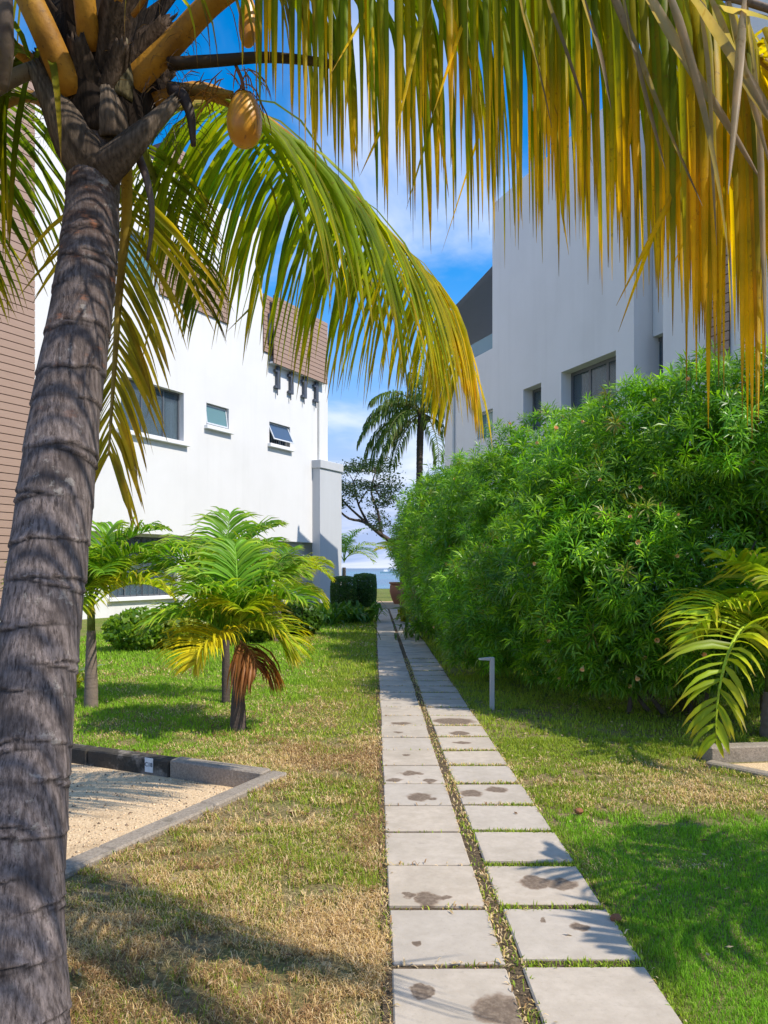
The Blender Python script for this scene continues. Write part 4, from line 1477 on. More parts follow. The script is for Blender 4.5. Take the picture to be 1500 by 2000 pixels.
for k in range(46):
    p = at(rngp.uniform(385, 500), rngp.uniform(125, 190), rngp.uniform(2.92, 3.02))
    V, ts = leaflet(p, (rngp.normal(), rngp.normal() * .5, -0.4), rngp.uniform(0.08, 0.26), 0.9, (1, 0, 0), 0.0065, rngp, 4, 0.8, 0.5)
    tw_.append((V, np.repeat((np.array([0.30, 0.13, 0.02]) * rngp.uniform(0.5, 1.4))[None], len(V), 0)))
V, Fs, C = join(tw_, 4)
mk('flower_twigs', V, Fs, M['palm_leaf'], palm, C, kind='stuff')


def coconut(px, py, Y, w, h):
    c = at(px, py, Y)
    nu, nv = 24, 18
    V = []
    for j in range(nv + 1):
        t = j / nv
        z = math.cos(math.pi * t)
        r = math.sin(math.pi * t) ** 0.85
        pear = 1.0 - 0.16 * z                      # fuller below
        for i in range(nu):
            a = 2 * math.pi * i / nu
            ridge = 1 + 0.022 * math.cos(3 * a + 0.4)
            V.append(c + np.array([r * ridge * pear * w / 2 * math.cos(a), r * ridge * pear * w / 2 * math.sin(a), z * h / 2]))
    Fs = [(j * nu + i, j * nu + (i + 1) % nu, (j + 1) * nu + (i + 1) % nu, (j + 1) * nu + i) for j in range(nv) for i in range(nu)]
    o = mk('coconut', V, Fs, M['coconut'], palm, smooth=True)
    cap = MB()
    for k in range(6):
        a = 2 * math.pi * k / 6
        e = np.array([math.cos(a), math.sin(a), 0])
        s_ = np.array([-math.sin(a), math.cos(a), 0])
        top = c + np.array([0, 0, h / 2])
        cap.add([top + np.array([0, 0, 0.008]), top + e * w * 0.2 + s_ * w * 0.12 + np.array([0, 0, -0.008]), top + e * w * 0.30 + np.array([0, 0, -0.02]), top + e * w * 0.2 - s_ * w * 0.12 + np.array([0, 0, -0.008])], [(0, 1, 2, 3)])
    mk('calyx', cap.V, cap.F, M['coconut'], o)
    MB().tube([c + np.array([0, 0, h / 2 - 0.005]), c + np.array([-0.01, 0, h / 2 + 0.05]), c + np.array([-0.035, 0.01, h / 2 + 0.11])], 0.007, 6).obj('stem', M['husk'], o)
    return o


coconut(477, 233, 2.95, 0.133, 0.212)
coconut(484, 42, 3.0, 0.072, 0.20)

# ------------------------------------------------------------------ small palms
PG = np.array([0.15, 0.32, 0.020])
PGY = np.array([0.36, 0.48, 0.022])
PY = np.array([0.66, 0.58, 0.02])
PB = np.array([0.30, 0.13, 0.045])


def small_palm(base, h, r0, r1, crown_h, fronds, label, seed, group=None, bark='palm_bark', name='small_palm', Lf=0.54, wdt=0.033, nleaf=46, cat='palm tree', lean=(0, 0), shaft=True, single=0, leafname='leaflet', scale_leaf=None, trunkring=0.05):
    rng = np.random.default_rng(seed)
    base = np.array(base, float)
    t = thing(name, tuple(base), label, cat, group)
    top = base + np.array([lean[0], lean[1], h])
    V, Fq, C, _ = rings_trunk([base - np.array([0, 0, 0.05]), base + np.array([lean[0] * .3, lean[1] * .3, h * .45]), top], [r0, (r0 + r1) * .52, r1], n=16, ring=trunkring, amp=0.05, seed=seed, step=max(0.012, h / 80))
    mk('trunk', V, Fq, M[bark], t, smooth=True)
    ctop = top + np.array([0, 0, crown_h])
    if shaft:
        mb = MB().tube([top - np.array([0, 0, 0.02]), top + np.array([0, 0, crown_h * .4]), ctop], [r1 * 0.95, r1 * 0.9, r1 * 0.45], 10)
        c = np.repeat(np.array([[0.16, 0.22, 0.04]]), len(mb.V), 0) * rng.uniform(0.8, 1.2, (len(mb.V), 1))
        mk('crownshaft', mb.V, mb.F, M['stalk'], t, c, smooth=True)
    for q, (az, el, L, dr, kind) in enumerate(fronds):
        P = arc(ctop - np.array([0, 0, crown_h * rng.uniform(0.0, 0.5)]), az, min(88, el + 5), L, dr * 0.88, 20, 1.35)
        bc = {'g': PG, 'y': PGY, 'Y': PY, 'b': PB}[kind] * rng.uniform(0.85, 1.15)
        tip = {'g': PGY, 'y': PY * 0.8, 'Y': PY, 'b': PB * 0.8}[kind]
        V, Fs, C = stalk_mesh(P, 0.028 * r1 / 0.05, 0.006, bc * 1.1 + 0.02, bc * 1.3, n=6)
        fo = mk('frond', V, Fs, M['stalk'], t, C, smooth=True, label='dead rust brown frond' if kind == 'b' else ('yellow frond' if kind == 'Y' else None))
        ll = frond_leaflets(P, nleaf, Lf, wdt, rng, start=0.20, droop=0.40 if kind != 'b' else 0.9, fwd=(0.45, 1.1), lift=0.62 if kind != 'b' else 0.0, seg=4, base=bc, tip=tip, tipstart=0.6, brown=0.03, twist=0.35, jitter=0.10, fold=0.16, kinks=0.02,
                            profile=lambda u: 0.55 + 0.55 * math.sin(math.pi * min(1, 0.1 + 0.85 * u)) - 0.35 * u ** 3)
        if single > 0 and q < single:
            fs = strip_faces(5)
            for V, C in ll:
                mk('leaflet', V, fs, M['palm_leaf'], fo, C, smooth=True)
        else:
            V, Fs, C = join(ll, 4)
            mk('leaflet', V, Fs, M['palm_leaf'], fo, C, smooth=True, kind='stuff')
    return t


pb = gnd(465, 1427)
small_palm(pb, 0.52, 0.085, 0.048, 0.46, [(165, 76, 1.00, 85, 'g'), (105, 86, 1.0, 55, 'g'), (25, 76, 1.0, 85, 'g'), (335, 60, 0.90, 100, 'g'), (205, 48, 0.95, 105, 'g'), (240, 70, 0.9, 95, 'g'),
           (285, 70, 0.75, 100, 'y'), (238, 20, 0.66, 105, 'Y'), (350, 12, 0.58, 110, 'y'), (318, -25, 0.38, 55, 'b'), (60, 62, 0.95, 90, 'g'), (130, 64, 0.95, 90, 'g')],
           'young palm with one rust brown dead frond, nearest of the lawn palms', 31, 'young palms on the left lawn', bark='dark_bark', wdt=0.031)
pb = gnd(178, 1382)
small_palm(pb, 0.86, 0.080, 0.048, 0.42, [(10, 74, 1.2, 90, 'g'), (75, 84, 1.05, 60, 'g'), (130, 72, 1.0, 85, 'g'), (215, 62, 0.95, 95, 'g'), (255, 66, 0.95, 100, 'g'), (300, 60, 0.95, 105, 'g'), (335, 66, 1.1, 90, 'g'),
           (350, 38, 1.05, 95, 'y'), (40, 56, 1.05, 90, 'g'), (280, 22, 0.7, 100, 'y'), (180, 45, 0.9, 95, 'g')],
           'young green palm half hidden behind the big ringed trunk', 32, 'young palms on the left lawn', wdt=0.031)
pb = gnd(441, 1372)
small_palm(pb, 0.88, 0.050, 0.040, 0.40, [(155, 72, 1.15, 95, 'g'), (35, 78, 1.15, 85, 'g'), (95, 82, 1.1, 60, 'g'), (200, 62, 1.15, 100, 'g'), (330, 70, 1.05, 95, 'g'), (10, 50, 1.05, 105, 'g'), (180, 40, 1.05, 100, 'g')],
           'thin dark stemmed palm standing just behind the palm with the dead frond', 33, 'young palms on the left lawn', bark='dark_bark', wdt=0.030)
pb = gnd(541, 1252)
small_palm(pb, 0.75, 0.14, 0.08, 0.5, [(20, 60, 1.5, 115, 'y'), (345, 45, 1.4, 120, 'y'), (70, 75, 1.4, 90, 'g'), (120, 65, 1.4, 110, 'g'), (190, 55, 1.4, 120, 'g'), (250, 60, 1.3, 120, 'y'), (310, 50, 1.4, 125, 'y'), (5, 20, 1.2, 110, 'y'), (290, 20, 1.2, 100, 'y')],
           'yellowish palm with a thick short stem in front of the grey pier', 34, 'young palms on the left lawn', Lf=0.5, wdt=0.035)
# drooping palm at the right edge
pb = gnd(1522, 1440)
small_palm(pb, 0.42, 0.17, 0.13, 0.35, [(228, 40, 2.35, 160, 'y'), (210, 50, 1.50, 125, 'y'), (192, 78, 1.15, 70, 'y'), (240, 74, 1.35, 120, 'y'), (178, 50, 1.0, 110, 'y'), (150, 70, 1.0, 110, 'g'), (275, 55, 1.2, 120, 'g'), (310, 55, 1.1, 120, 'g'), (350, 60, 1.0, 110, 'g'), (40, 60, 1.0, 110, 'g'), (100, 70, 1.0, 100, 'g')],
           'stout palm at the right edge with broad yellow green leaflets drooping over the kerb', 35, bark='palm_bark', Lf=0.62, wdt=0.052, nleaf=27, single=4)
# its neighbour just outside the picture, whose shade falls on the right lawn
small_palm((3.42, 2.70, 0), 1.3, 0.10, 0.07, 0.4, [(a, e, 1.3, 105, 'g') for a, e in zip(range(0, 360, 52), (50, 66, 42, 60, 52, 40, 66))],
           'leafy young palm on the right lawn beside the viewer, throwing its shade on the grass', 36)
small_palm((5.0, 6.5, 0), 2.6, 0.11, 0.08, 0.5, [(a, e, 1.35, 110, 'g') for a, e in zip(range(0, 360, 30), (55, 70, 45, 65, 58, 40, 72, 50, 62, 48, 68, 56))],
           'taller leafy palm beyond the right edge, shading the grass before the flowering bush', 39)
# young coconut palm behind the pier and the planted pot by the shore
small_palm(at(672, 1180, 44) * np.array([1, 1, 0]), 1.6, 0.14, 0.1, 0.5, [(15, 55, 2.6, 110, 'y'), (60, 75, 2.6, 80, 'g'), (340, 45, 2.3, 120, 'g'), (110, 70, 2.6, 90, 'g'), (200, 60, 2.6, 110, 'g'), (280, 60, 2.4, 110, 'g'), (30, 30, 2.2, 110, 'y'), (0, 80, 2.4, 70, 'g')],
           'young coconut palm peeping out beyond the grey pier by the shore', 37, Lf=0.7, wdt=0.05, nleaf=26, shaft=False, trunkring=0.12)
pot_c = at(785, 1180, 33.5) * np.array([1, 1, 0])
pot = thing('plant_pot', tuple(pot_c), 'big terracotta pot at the end of the path', 'pot')
mb = MB()
prof = [(0.34, 0.0), (0.46, 0.25), (0.54, 0.55), (0.52, 0.80), (0.50, 0.86), (0.56, 0.88), (0.56, 0.95), (0.47, 0.95), (0.45, 0.80)]
nn = 24
V = [pot_c + np.array([r * math.cos(2 * math.pi * k / nn), r * math.sin(2 * math.pi * k / nn), z]) for r, z in prof for k in range(nn)]
Fs = [(i * nn + k, i * nn + (k + 1) % nn, (i + 1) * nn + (k + 1) % nn, (i + 1) * nn + k) for i in range(len(prof) - 1) for k in range(nn)]
mk('pot_wall', V, Fs, M['terracotta'], pot, smooth=True)
MB().add([pot_c + np.array([0.46 * math.cos(2 * math.pi * k / 16), 0.46 * math.sin(2 * math.pi * k / 16), 0.84]) for k in range(16)], [tuple(range(16))]).obj('potting_soil', M['dirt'], pot)
small_palm(pot_c + np.array([0, 0, 0.84]), 0.75, 0.10, 0.07, 0.3, [(a, e, 1.5, 105, k) for a, e, k in ((170, 70, 'y'), (200, 55, 'Y'), (140, 65, 'y'), (90, 75, 'g'), (30, 60, 'g'), (330, 60, 'g'), (270, 60, 'y'), (235, 60, 'y'))],
           'yellow green palm growing in the terracotta pot', 38, Lf=0.5, wdt=0.05, nleaf=20, shaft=False, bark='dark_bark', cat='plant')

# tall coconut palm by the shore
tp = at(822, 1150, 40) * np.array([1, 1, 0])
far_crown = at(823, 806, 40)
far_palm = thing('coconut_palm', tuple(tp), 'tall slender coconut palm by the shore, seen against the sky between the buildings', 'palm tree')
V, Fq, C, _ = rings_trunk([tp, tp + np.array([-0.1, 0, 3.0]), at(820, 880, 40), far_crown], [0.26, 0.2, 0.17, 0.19], n=12, ring=0.2, amp=0.06, seed=5, step=0.06)
mk('trunk', V, Fq, M['dark_bark'], far_palm, smooth=True)
rngf = np.random.default_rng(9)
for az, el, L, dr in ((180, 20, 3.4, 85), (200, -8, 3.6, 70), (168, 45, 3.0, 100), (150, 60, 2.6, 100), (95, 80, 2.8, 60), (60, 60, 3.0, 90), (20, 50, 3.0, 100), (0, 25, 3.2, 95), (345, 5, 3.2, 70), (320, 30, 3, 100),
                      (270, 50, 2.8, 110), (235, 10, 3.3, 85), (290, -20, 3.0, 65), (120, 30, 3, 90), (210, 60, 2.8, 100), (330, 70, 2.6, 80), (250, 75, 2.6, 80), (190, -28, 3.3, 45), (172, 5, 3.3, 75), (80, 85, 3.2, 30), (215, -35, 3.0, 40), (355, -25, 3.0, 45)):
    P = arc(far_crown, az + rngf.uniform(-6, 6), el, L * 1.22, dr * 1.1, 18)
    V, Fs, C = stalk_mesh(P, 0.09, 0.02, (0.10, 0.11, 0.03), (0.10, 0.12, 0.03), n=5)
    fo = mk('frond', V, Fs, M['stalk'], far_palm, C, smooth=True)
    ll = frond_leaflets(P, 48, 1.15, 0.065, rngf, start=0.15, droop=1.6, fwd=(0.4, 0.9), lift=0.1, seg=3, base=np.array([0.10, 0.165, 0.03]), tip=np.array([0.20, 0.27, 0.045]), tipstart=0.7, brown=0.05, twist=0.3, kinks=0)
    V, Fs, C = join(ll, 3)
    mk('leaflet', V, Fs, M['palm_leaf'], far_palm, C, smooth=True, kind='stuff')
nut = None
for k in range(7):
    a = k * 0.9
    p = far_crown + np.array([0.35 * math.cos(a), 0.35 * math.sin(a), -0.35 - 0.12 * (k % 3)])
    if k == 3: p = at(828, 835, 40)
    if nut is None:
        bmn = bmesh.new()
        bmesh.ops.create_icosphere(bmn, subdivisions=2, radius=0.14)
        nm = bpy.data.meshes.new('coconut')
        bmn.to_mesh(nm)
        bmn.free()
        nm.materials.append(M['dark_bark'])
        nut = bpy.data.objects.new('coconut', nm)
        o = nut
    else:
        o = nut.copy()
    COL.objects.link(o)
    o.parent = far_palm
    o.location = tuple(p - tp)
    o.scale = (1, 1, 1.2)

# ------------------------------------------------------------------ leafy shrubs
def rosettes(P, A, K, Lr, wr, rng, young=0.3, base=(0.115, 0.285, 0.016), tip=(0.36, 0.56, 0.022)):
    """Whorls of narrow leaves at points P with axes A. Two triangles a leaf, bent at the middle."""
    R = len(P)
    A = norm(A)
    ref = np.where(np.abs(A[:, :1]) < 0.8, np.array([[1.0, 0, 0]]), np.array([[0, 1.0, 0]]))
    T1 = norm(np.cross(A, ref))
    T2 = np.cross(A, T1)
    k = np.arange(K)
    phi = k * 2.39996 + rng.uniform(0, 6.28, (R, 1))
    al = np.radians(28 + 85 * (k / max(1, K - 1)))[None, :] + rng.normal(size=(R, K)) * 0.16
    D = (np.cos(al)[..., None] * A[:, None] + np.sin(al)[..., None] * (np.cos(phi)[..., None] * T1[:, None] + np.sin(phi)[..., None] * T2[:, None]))
    L = Lr * rng.uniform(0.75, 1.2, (R, K)) * rng.uniform(0.65, 1.3, (R, 1))
    back = (0.35 * (k / max(1, K - 1)))[None, :, None] * Lr * -A[:, None]
    p0 = P[:, None] + back + D * 0.008
    mid = p0 + D * (L * 0.5)[..., None]
    end = mid + norm(D + np.array([0, 0, -0.55])) * (L * 0.5)[..., None]
    side = norm(np.cross(D, A[:, None] + rng.normal(size=(R, K, 3)) * 0.25))
    w = (wr * rng.uniform(0.8, 1.25, (R, K)))[..., None]
    V = np.stack([p0, mid - side * w / 2, mid + side * w / 2, end], 2).reshape(-1, 3)
    n = R * K
    i = np.arange(n) * 4
    Fs = np.stack([np.stack([i, i + 1, i + 2], 1), np.stack([i + 1, i + 3, i + 2], 1)], 1).reshape(-1, 3)
    yl = np.clip(1 - k / (K * 0.55), 0, 1)[None, :] * rng.uniform(0.2, 1.0, (R, 1))
    var = rng.uniform(0.7, 1.3, (R, 1)) * rng.uniform(0.8, 1.2, (R, K))
    c = (np.array(base) * (1 - yl[..., None]) + np.array(tip) * yl[..., None]) * var[..., None]
    C = np.repeat(c.reshape(-1, 3), 4, axis=0)
    return V, Fs, C


def shrub(name, lumps, dens, K, Lr, wr, label, seed, flowers=0, flower_keep=None, zmin=0.3, lumpy=0.26, stems=5, cat='shrub', group=None, cols=None):
    rng = np.random.default_rng(seed)
    Cs = np.array([l[0] for l in lumps], float)
    Rs = np.array([l[1] for l in lumps], float)
    base = np.array([Cs[:, 0].mean(), Cs[:, 1].mean(), 0])
    t = thing(name, tuple(base), label, cat, group)
    P, A, G = [], [], []
    Cb, Rb = Cs, Rs
    sc_, sr_ = [], []
    for c, r in zip(Cb, Rb):
        nsub = 17
        for k in range(nsub):
            z_ = 1 - 2 * (k + 0.5) / nsub
            a_ = k * 2.39996 + rng.uniform(-0.4, 0.4)
            v_ = np.array([math.sqrt(1 - z_ * z_) * math.cos(a_), math.sqrt(1 - z_ * z_) * math.sin(a_), z_])
            f_ = rng.uniform(0.30, 0.52)
            sc_.append(c + v_ * r * (1.0 - f_ * rng.uniform(0.75, 1.05)))
            sr_.append(r * f_ * np.array([1, 1, 0.9]))
        sc_.append(c)
        sr_.append(r * 0.62)
    Cs, Rs = np.array(sc_), np.array(sr_)
    for c, r in zip(Cs, Rs):
        area = 4 * math.pi * (((r[0] * r[1]) ** 1.6 + (r[0] * r[2]) ** 1.6 + (r[1] * r[2]) ** 1.6) / 3) ** (1 / 1.6)
        n = int(area * dens * 0.8)
        tone = rng.uniform(0.72, 1.28)
        v = norm(rng.normal(size=(n, 3)))
        bump = vnoise(v * 2.6 + c, seed) - 0.5 + 0.6 * (vnoise(v * 6.5 + c, seed + 5) - 0.5)
        s = 1 + lumpy * 1.2 * bump - np.abs(rng.normal(size=n)) * 0.09
        p = c + v * r * s[:, None]
        a = norm(v / r)
        fld = np.min(np.stack([(((p - c2) / r2) ** 2).sum(1) for c2, r2 in zip(Cs, Rs)], 1) + 1e3 * np.array([np.array_equal(c, c2) for c2 in Cs])[None], axis=1) if len(Cs) > 1 else np.full(n, 9.0)
        view = norm(np.array([0, 0, EYE]) - p)
        facing = (a * view).sum(1)
        keep = (fld > 0.78) & (p[:, 2] > zmin * rng.uniform(0.6, 1.6, n)) & ((facing > -0.25) | (rng.random(n) < 0.45))
        gap = vnoise(p * 2.1, seed + 9)
        keep &= (gap > 0.34) | (rng.random(n) < 0.25)
        shoot = (rng.random(keep.sum()) < 0.05)[:, None] * rng.uniform(0.06, 0.20, (keep.sum(), 1))
        P.append(p[keep] + norm(a[keep] + np.array([0, 0, 0.7])) * shoot)
        G.append(np.full(keep.sum(), tone))
        A.append(a[keep] + np.array([0, 0, 0.45]) + rng.normal(size=(keep.sum(), 3)) * 0.35)
    P, A = np.vstack(P), np.vstack(A)
    kw = dict(base=cols[0], tip=cols[1]) if cols else {}
    V, Fs, C = rosettes(P, A, K, Lr, wr, rng, **kw)
    G = np.concatenate(G) * rng.uniform(0.85, 1.15, len(P))
    C = C * np.repeat(G, K * 4)[:, None]
    old = np.repeat(rng.random(len(P)) < 0.018, K * 4)
    C[old] = C[old] * 0.3 + np.array([0.30, 0.20, 0.05]) * 0.7
    mk('foliage', V, Fs, M['shrub_leaf'], t, C, kind='stuff')
    # inner leaves so that the crown is not hollow
    Pi, Ai = [], []
    Cs, Rs = Cb, Rb
    for c, r in zip(Cs, Rs):
        n = int(dens * 1.7 * r[0] * r[1] * r[2] * 2.2)
        v = norm(rng.normal(size=(n, 3)))
        p = c + v * r * (0.35 + 0.5 * rng.random((n, 1)))
        k = p[:, 2] > zmin * 1.2
        Pi.append(p[k])
        Ai.append(norm(rng.normal(size=(k.sum(), 3)) + v[k] * 0.8))
    V, Fs, C = rosettes(np.vstack(Pi), np.vstack(Ai), max(5, K // 2), Lr * 1.3, wr * 2.0, rng, **kw)
    mk('inner_foliage', V, Fs, M['shrub_leaf'], t, C * 0.9, kind='stuff')
    for i in range(stems):
        c, r = Cs[i % len(Cs)], Rs[i % len(Cs)]
        g = base * 0.4 + np.array([c[0], c[1], 0]) * 0.6 + np.array([rng.normal() * 0.2, rng.normal() * 0.2, 0])
        g[2] = -0.05
        top = c + rng.normal(size=3) * r * 0.25
        midp = (g + top) / 2 + rng.normal(size=3) * 0.12
        MB().tube(resample([g, midp, top], 9)[0], np.linspace(0.028, 0.012, 9), 7).obj('stem', M['wood'], t, smooth=True)
    if flowers:
        fm = MB()
        L = 0.055
        nn_ = 6
        ringp = [(0.004, 0), (0.008, 0.02), (0.020, 0.045), (0.026, 0.058)]
        Vf = [(r * math.cos(2 * math.pi * k / nn_), r * math.sin(2 * math.pi * k / nn_), z) for r, z in ringp for k in range(nn_)]
        Ff = [(i * nn_ + k, i * nn_ + (k + 1) % nn_, (i + 1) * nn_ + (k + 1) % nn_, (i + 1) * nn_ + k) for i in range(3) for k in range(nn_)]
        src = None
        view = norm(np.array([0, 0, EYE]) - P)
        cand = np.where((norm(A) * view).sum(1) > 0.25)[0]
        for i in rng.choice(cand, min(flowers, len(cand)), replace=False):
            if src is None:
                src = mk('flower', np.array(Vf) + LOC[t], Ff, M['petal'], t, smooth=True)
                o = src
            else:
                o = src.copy()
                COL.objects.link(o)
            d = norm(A[i] + np.array([0, -0.4, -0.6]))
            o.location = tuple(P[i] + norm(A[i]) * 0.045 - LOC[t])
            o.rotation_euler = Vector(d).to_track_quat('Z', 'Y').to_euler()
            s = rng.uniform(0.7, 1.1)
            o.scale = (s, s, s)
    return t


def lump(px, py, Y, rx, rz, ry=None):
    c = at(px, py, Y)
    return (c, (rx, ry or rx * 0.95, rz))


shrub('oleander_shrub', [lump(1205, 985, 9.0, 1.15, 1.22), lump(1335, 905, 8.7, 1.20, 1.25), lump(1465, 890, 8.3, 1.20, 1.25), lump(1225, 1150, 8.25, 1.0, 1.10), lump(1385, 1130, 8.2, 1.0, 1.0), lump(1160, 1235, 8.3, 0.75, 0.52), lump(1330, 1235, 8.1, 0.85, 0.55), lump(1450, 1240, 8.0, 0.8, 0.5), lump(1245, 1255, 8.0, 0.7, 0.45), lump(1180, 1272, 8.2, 0.6, 0.45), lump(1310, 1275, 7.9, 0.65, 0.45), lump(1425, 1275, 7.8, 0.65, 0.45), lump(1075, 1262, 8.9, 0.55, 0.45),
                         lump(1570, 990, 8.6, 1.2, 1.6), lump(1112, 1085, 8.65, 0.85, 1.0), lump(1740, 1000, 9.0, 1.2, 1.6)],
      74, 19, 0.14, 0.017, 'big sunlit bush of narrow bright green leaves and peach flowers, behind the post lamp', 51, flowers=70, zmin=0.10, stems=9)
shrub('oleander_shrub', [lump(945, 1080, 13.6, 1.2, 1.95), lump(1035, 1030, 12.4, 1.30, 1.9), lump(965, 1170, 11.2, 0.85, 0.95), lump(1065, 1160, 10.2, 1.1, 1.15), lump(990, 1235, 9.9, 0.6, 0.5), lump(945, 1245, 10.8, 0.6, 0.5), lump(1110, 945, 12.4, 1.0, 1.4)],
      72, 17, 0.14, 0.0175, 'middle narrow leaved bush of the row, partly shaded beside the path', 52, flowers=26, zmin=0.06, stems=6)
shrub('oleander_shrub', [lump(832, 1075, 22.5, 0.95, 1.75), lump(850, 1070, 19, 1.05, 2.1), lump(885, 1070, 16.5, 1.1, 2.05), lump(885, 1140, 15.2, 0.85, 1.4), lump(806, 1060, 25, 0.85, 1.05)],
      55, 14, 0.16, 0.022, 'dark shaded narrow leaved bush at the far end of the row, overhanging the path', 53, flowers=8, zmin=0.2, stems=6)

# clipped hedge and low planting
def leaf_blob(name, lumps, dens, ls, label, seed, cat, cols, group=None, boxy=False, lean=0.0, core='dark_leaf'):
    rng = np.random.default_rng(seed)
    Cs = [np.array(l[0], float) for l in lumps]
    base = np.mean(Cs, axis=0) * np.array([1, 1, 0])
    t = thing(name, tuple(base), label, cat, group)
    VV, FF, CC = [], [], []
    off = 0
    for c, r in [(np.array(l[0], float), np.array(l[1], float)) for l in lumps]:
        n = int(dens * 26 * (r[0] * r[1] + r[0] * r[2] + r[1] * r[2]) / 3)
        v = norm(rng.normal(size=(n, 3)))
        inn = np.where(rng.random((n, 1)) < 0.3, 0.8, 1.0)
        if boxy:
            q = v / np.max(np.abs(v), axis=1, keepdims=True)
            vv_ = 0.74 * q + 0.28 * v
        else:
            vv_ = v
        p = c + vv_ * r * inn * (1 - np.abs(rng.normal(size=(n, 1))) * 0.07 + (0.34 if not boxy else 0.06) * (vnoise(v * 4 + c, seed)[:, None] - 0.5))
        k = p[:, 2] > 0.02
        p, v = p[k], v[k]
        n = len(p)
        a = norm(v * 0.25 + rng.normal(size=(n, 3)) * 0.8 + np.array([0, 0, 0.3]))
        s_ = norm(np.cross(a, v + rng.normal(size=(n, 3)) * 0.6))
        L = ls * rng.uniform(0.7, 1.3, (n, 1))
        V = np.stack([p - a * L * .4, p - s_ * L * .3, p + a * L * .6, p + s_ * L * .3], 1).reshape(-1, 3)
        i = np.arange(n) * 4
        FF.append(np.stack([i, i + 1, i + 2, i + 3], 1) + off)
        off += 4 * n
        f = rng.random((n, 1))
        cc = (np.array(cols[0]) * (1 - f) + np.array(cols[1]) * f) * rng.uniform(0.75, 1.25, (n, 1))
        VV.append(V)
        CC.append(np.repeat(cc, 4, axis=0))
    mk('foliage', np.vstack(VV), np.vstack(FF), M['shrub_leaf'], t, np.vstack(CC), kind='stuff')
    # twiggy core
    mb = MB()
    for c, r in [(np.array(l[0], float), np.array(l[1], float)) for l in lumps]:
        n = 10
        for j in range(6):
            a = rng.uniform(0, 6.28)
            mb.tube([(c[0] + 0.1 * math.cos(a) * r[0], c[1] + 0.1 * math.sin(a) * r[1], 0), tuple(c + np.array([math.cos(a) * r[0] * .7, math.sin(a) * r[1] * .7, r[2] * rng.uniform(.1, .8)]))], [0.02, 0.008], 5)
    mb.obj('twigs', M['wood'], t)
    # leafy heart: denser big leaves inside
    return t


HC = at(690, 1155, 31)
leaf_blob('hedge', [(at(672, 1160, 30.0) * [1, 1, 0] + [0, 0, 0.62], (0.52, 0.9, 0.62)), (at(713, 1160, 31.0) * [1, 1, 0] + [0, 0, 0.66], (0.46, 1.3, 0.68))], 1500, 0.055, 'clipped dark green hedge beside the far end of the path', 61, 'hedge', ((0.025, 0.07, 0.015), (0.07, 0.17, 0.025)), boxy=True)
for q, (px, py, hh, w_, lab, c_) in enumerate(((255, 1275, 0.75, 0.62, 'low green bush beneath the ground floor window, nearest of the four', ((0.09, 0.20, 0.018), (0.26, 0.38, 0.025))), (330, 1272, 0.80, 0.7, 'low bush with yellow tipped leaves before the window sill', ((0.10, 0.20, 0.018), (0.46, 0.44, 0.03))),
                                    (410, 1262, 0.78, 0.75, 'low leafy bush behind the thin dark stemmed palm', ((0.09, 0.20, 0.018), (0.30, 0.38, 0.025))), (510, 1248, 0.8, 0.8, 'low dark bush behind the yellowish palm, last of the four', ((0.035, 0.09, 0.015), (0.10, 0.20, 0.02))))):
    g = gnd(px, py)
    leaf_blob('low_bush', [(g + np.array([0, 0.5, hh * 0.48]), (w_, 0.55, hh * 0.52)), (g + np.array([w_ * 0.9, 0.8, hh * 0.45]), (w_ * .7, 0.5, hh * 0.5))], 420, 0.11, lab, 62 + q, 'bush', c_, 'bushes along the foot of the left building')


def strap_plant(name, c, n, L, w, label, seed, col, tip, el=(35, 80), droop=0.5, cat='plant', group=None, spread=0.0):
    rng = np.random.default_rng(seed)
    c = np.array(c, float)
    t = thing(name, tuple(c), label, cat, group)
    ps = []
    for k in range(n):
        a = rng.uniform(0, 6.28)
        e = math.radians(rng.uniform(*el))
        d = (math.cos(e) * math.cos(a), math.cos(e) * math.sin(a), math.sin(e))
        V, ts = leaflet(c + np.array([rng.normal() * spread, rng.normal() * spread, 0]), d, L * rng.uniform(0.7, 1.15), droop, np.cross(d, Zv) + 1e-3, w, rng, 4, 0.2, 0.2, wpeak=0.5)
        f = rng.random()
        ps.append((V, np.repeat(((np.array(col) * (1 - f) + np.array(tip) * f) * rng.uniform(0.8, 1.2))[None], len(V), 0)))
    for V, C in ps:
        mk('leaf', V, strip_faces(5), M['palm_leaf'], t, C, smooth=True)
    return t


for q, (px, py) in enumerate(((636, 1222), (655, 1219), (676, 1217), (698, 1216), (718, 1215))):
    strap_plant('fern', gnd(px, py), 22, 0.95, 0.12, ('broad leaved fern nearest the grey pier', 'broad leaved fern second from the pier', 'middle fern of the bed before the clipped hedge', 'broad leaved fern second from the path edge', 'broad leaved fern at the path edge')[q], 70 + q,
                (0.05, 0.14, 0.02), (0.12, 0.25, 0.03), group='ferns in front of the clipped hedge', spread=0.12)
strap_plant('agave', gnd(152, 1312), 20, 0.42, 0.05, 'spiky blue grey agave beside the big trunk', 77, (0.16, 0.26, 0.24), (0.28, 0.36, 0.30), (15, 75), 0.15)
strap_plant('croton', gnd(139, 1345), 16, 0.55, 0.07, 'yellow leaved croton just right of the big trunk', 78, (0.50, 0.42, 0.02), (0.22, 0.26, 0.02), (40, 85), 0.6, spread=0.05)
strap_plant('bromeliad', gnd(800, 1216), 34, 0.75, 0.16, 'yellow green plant leaning over the right edge of the path', 79, (0.30, 0.30, 0.02), (0.12, 0.20, 0.02), (30, 80), 0.6, spread=0.15)
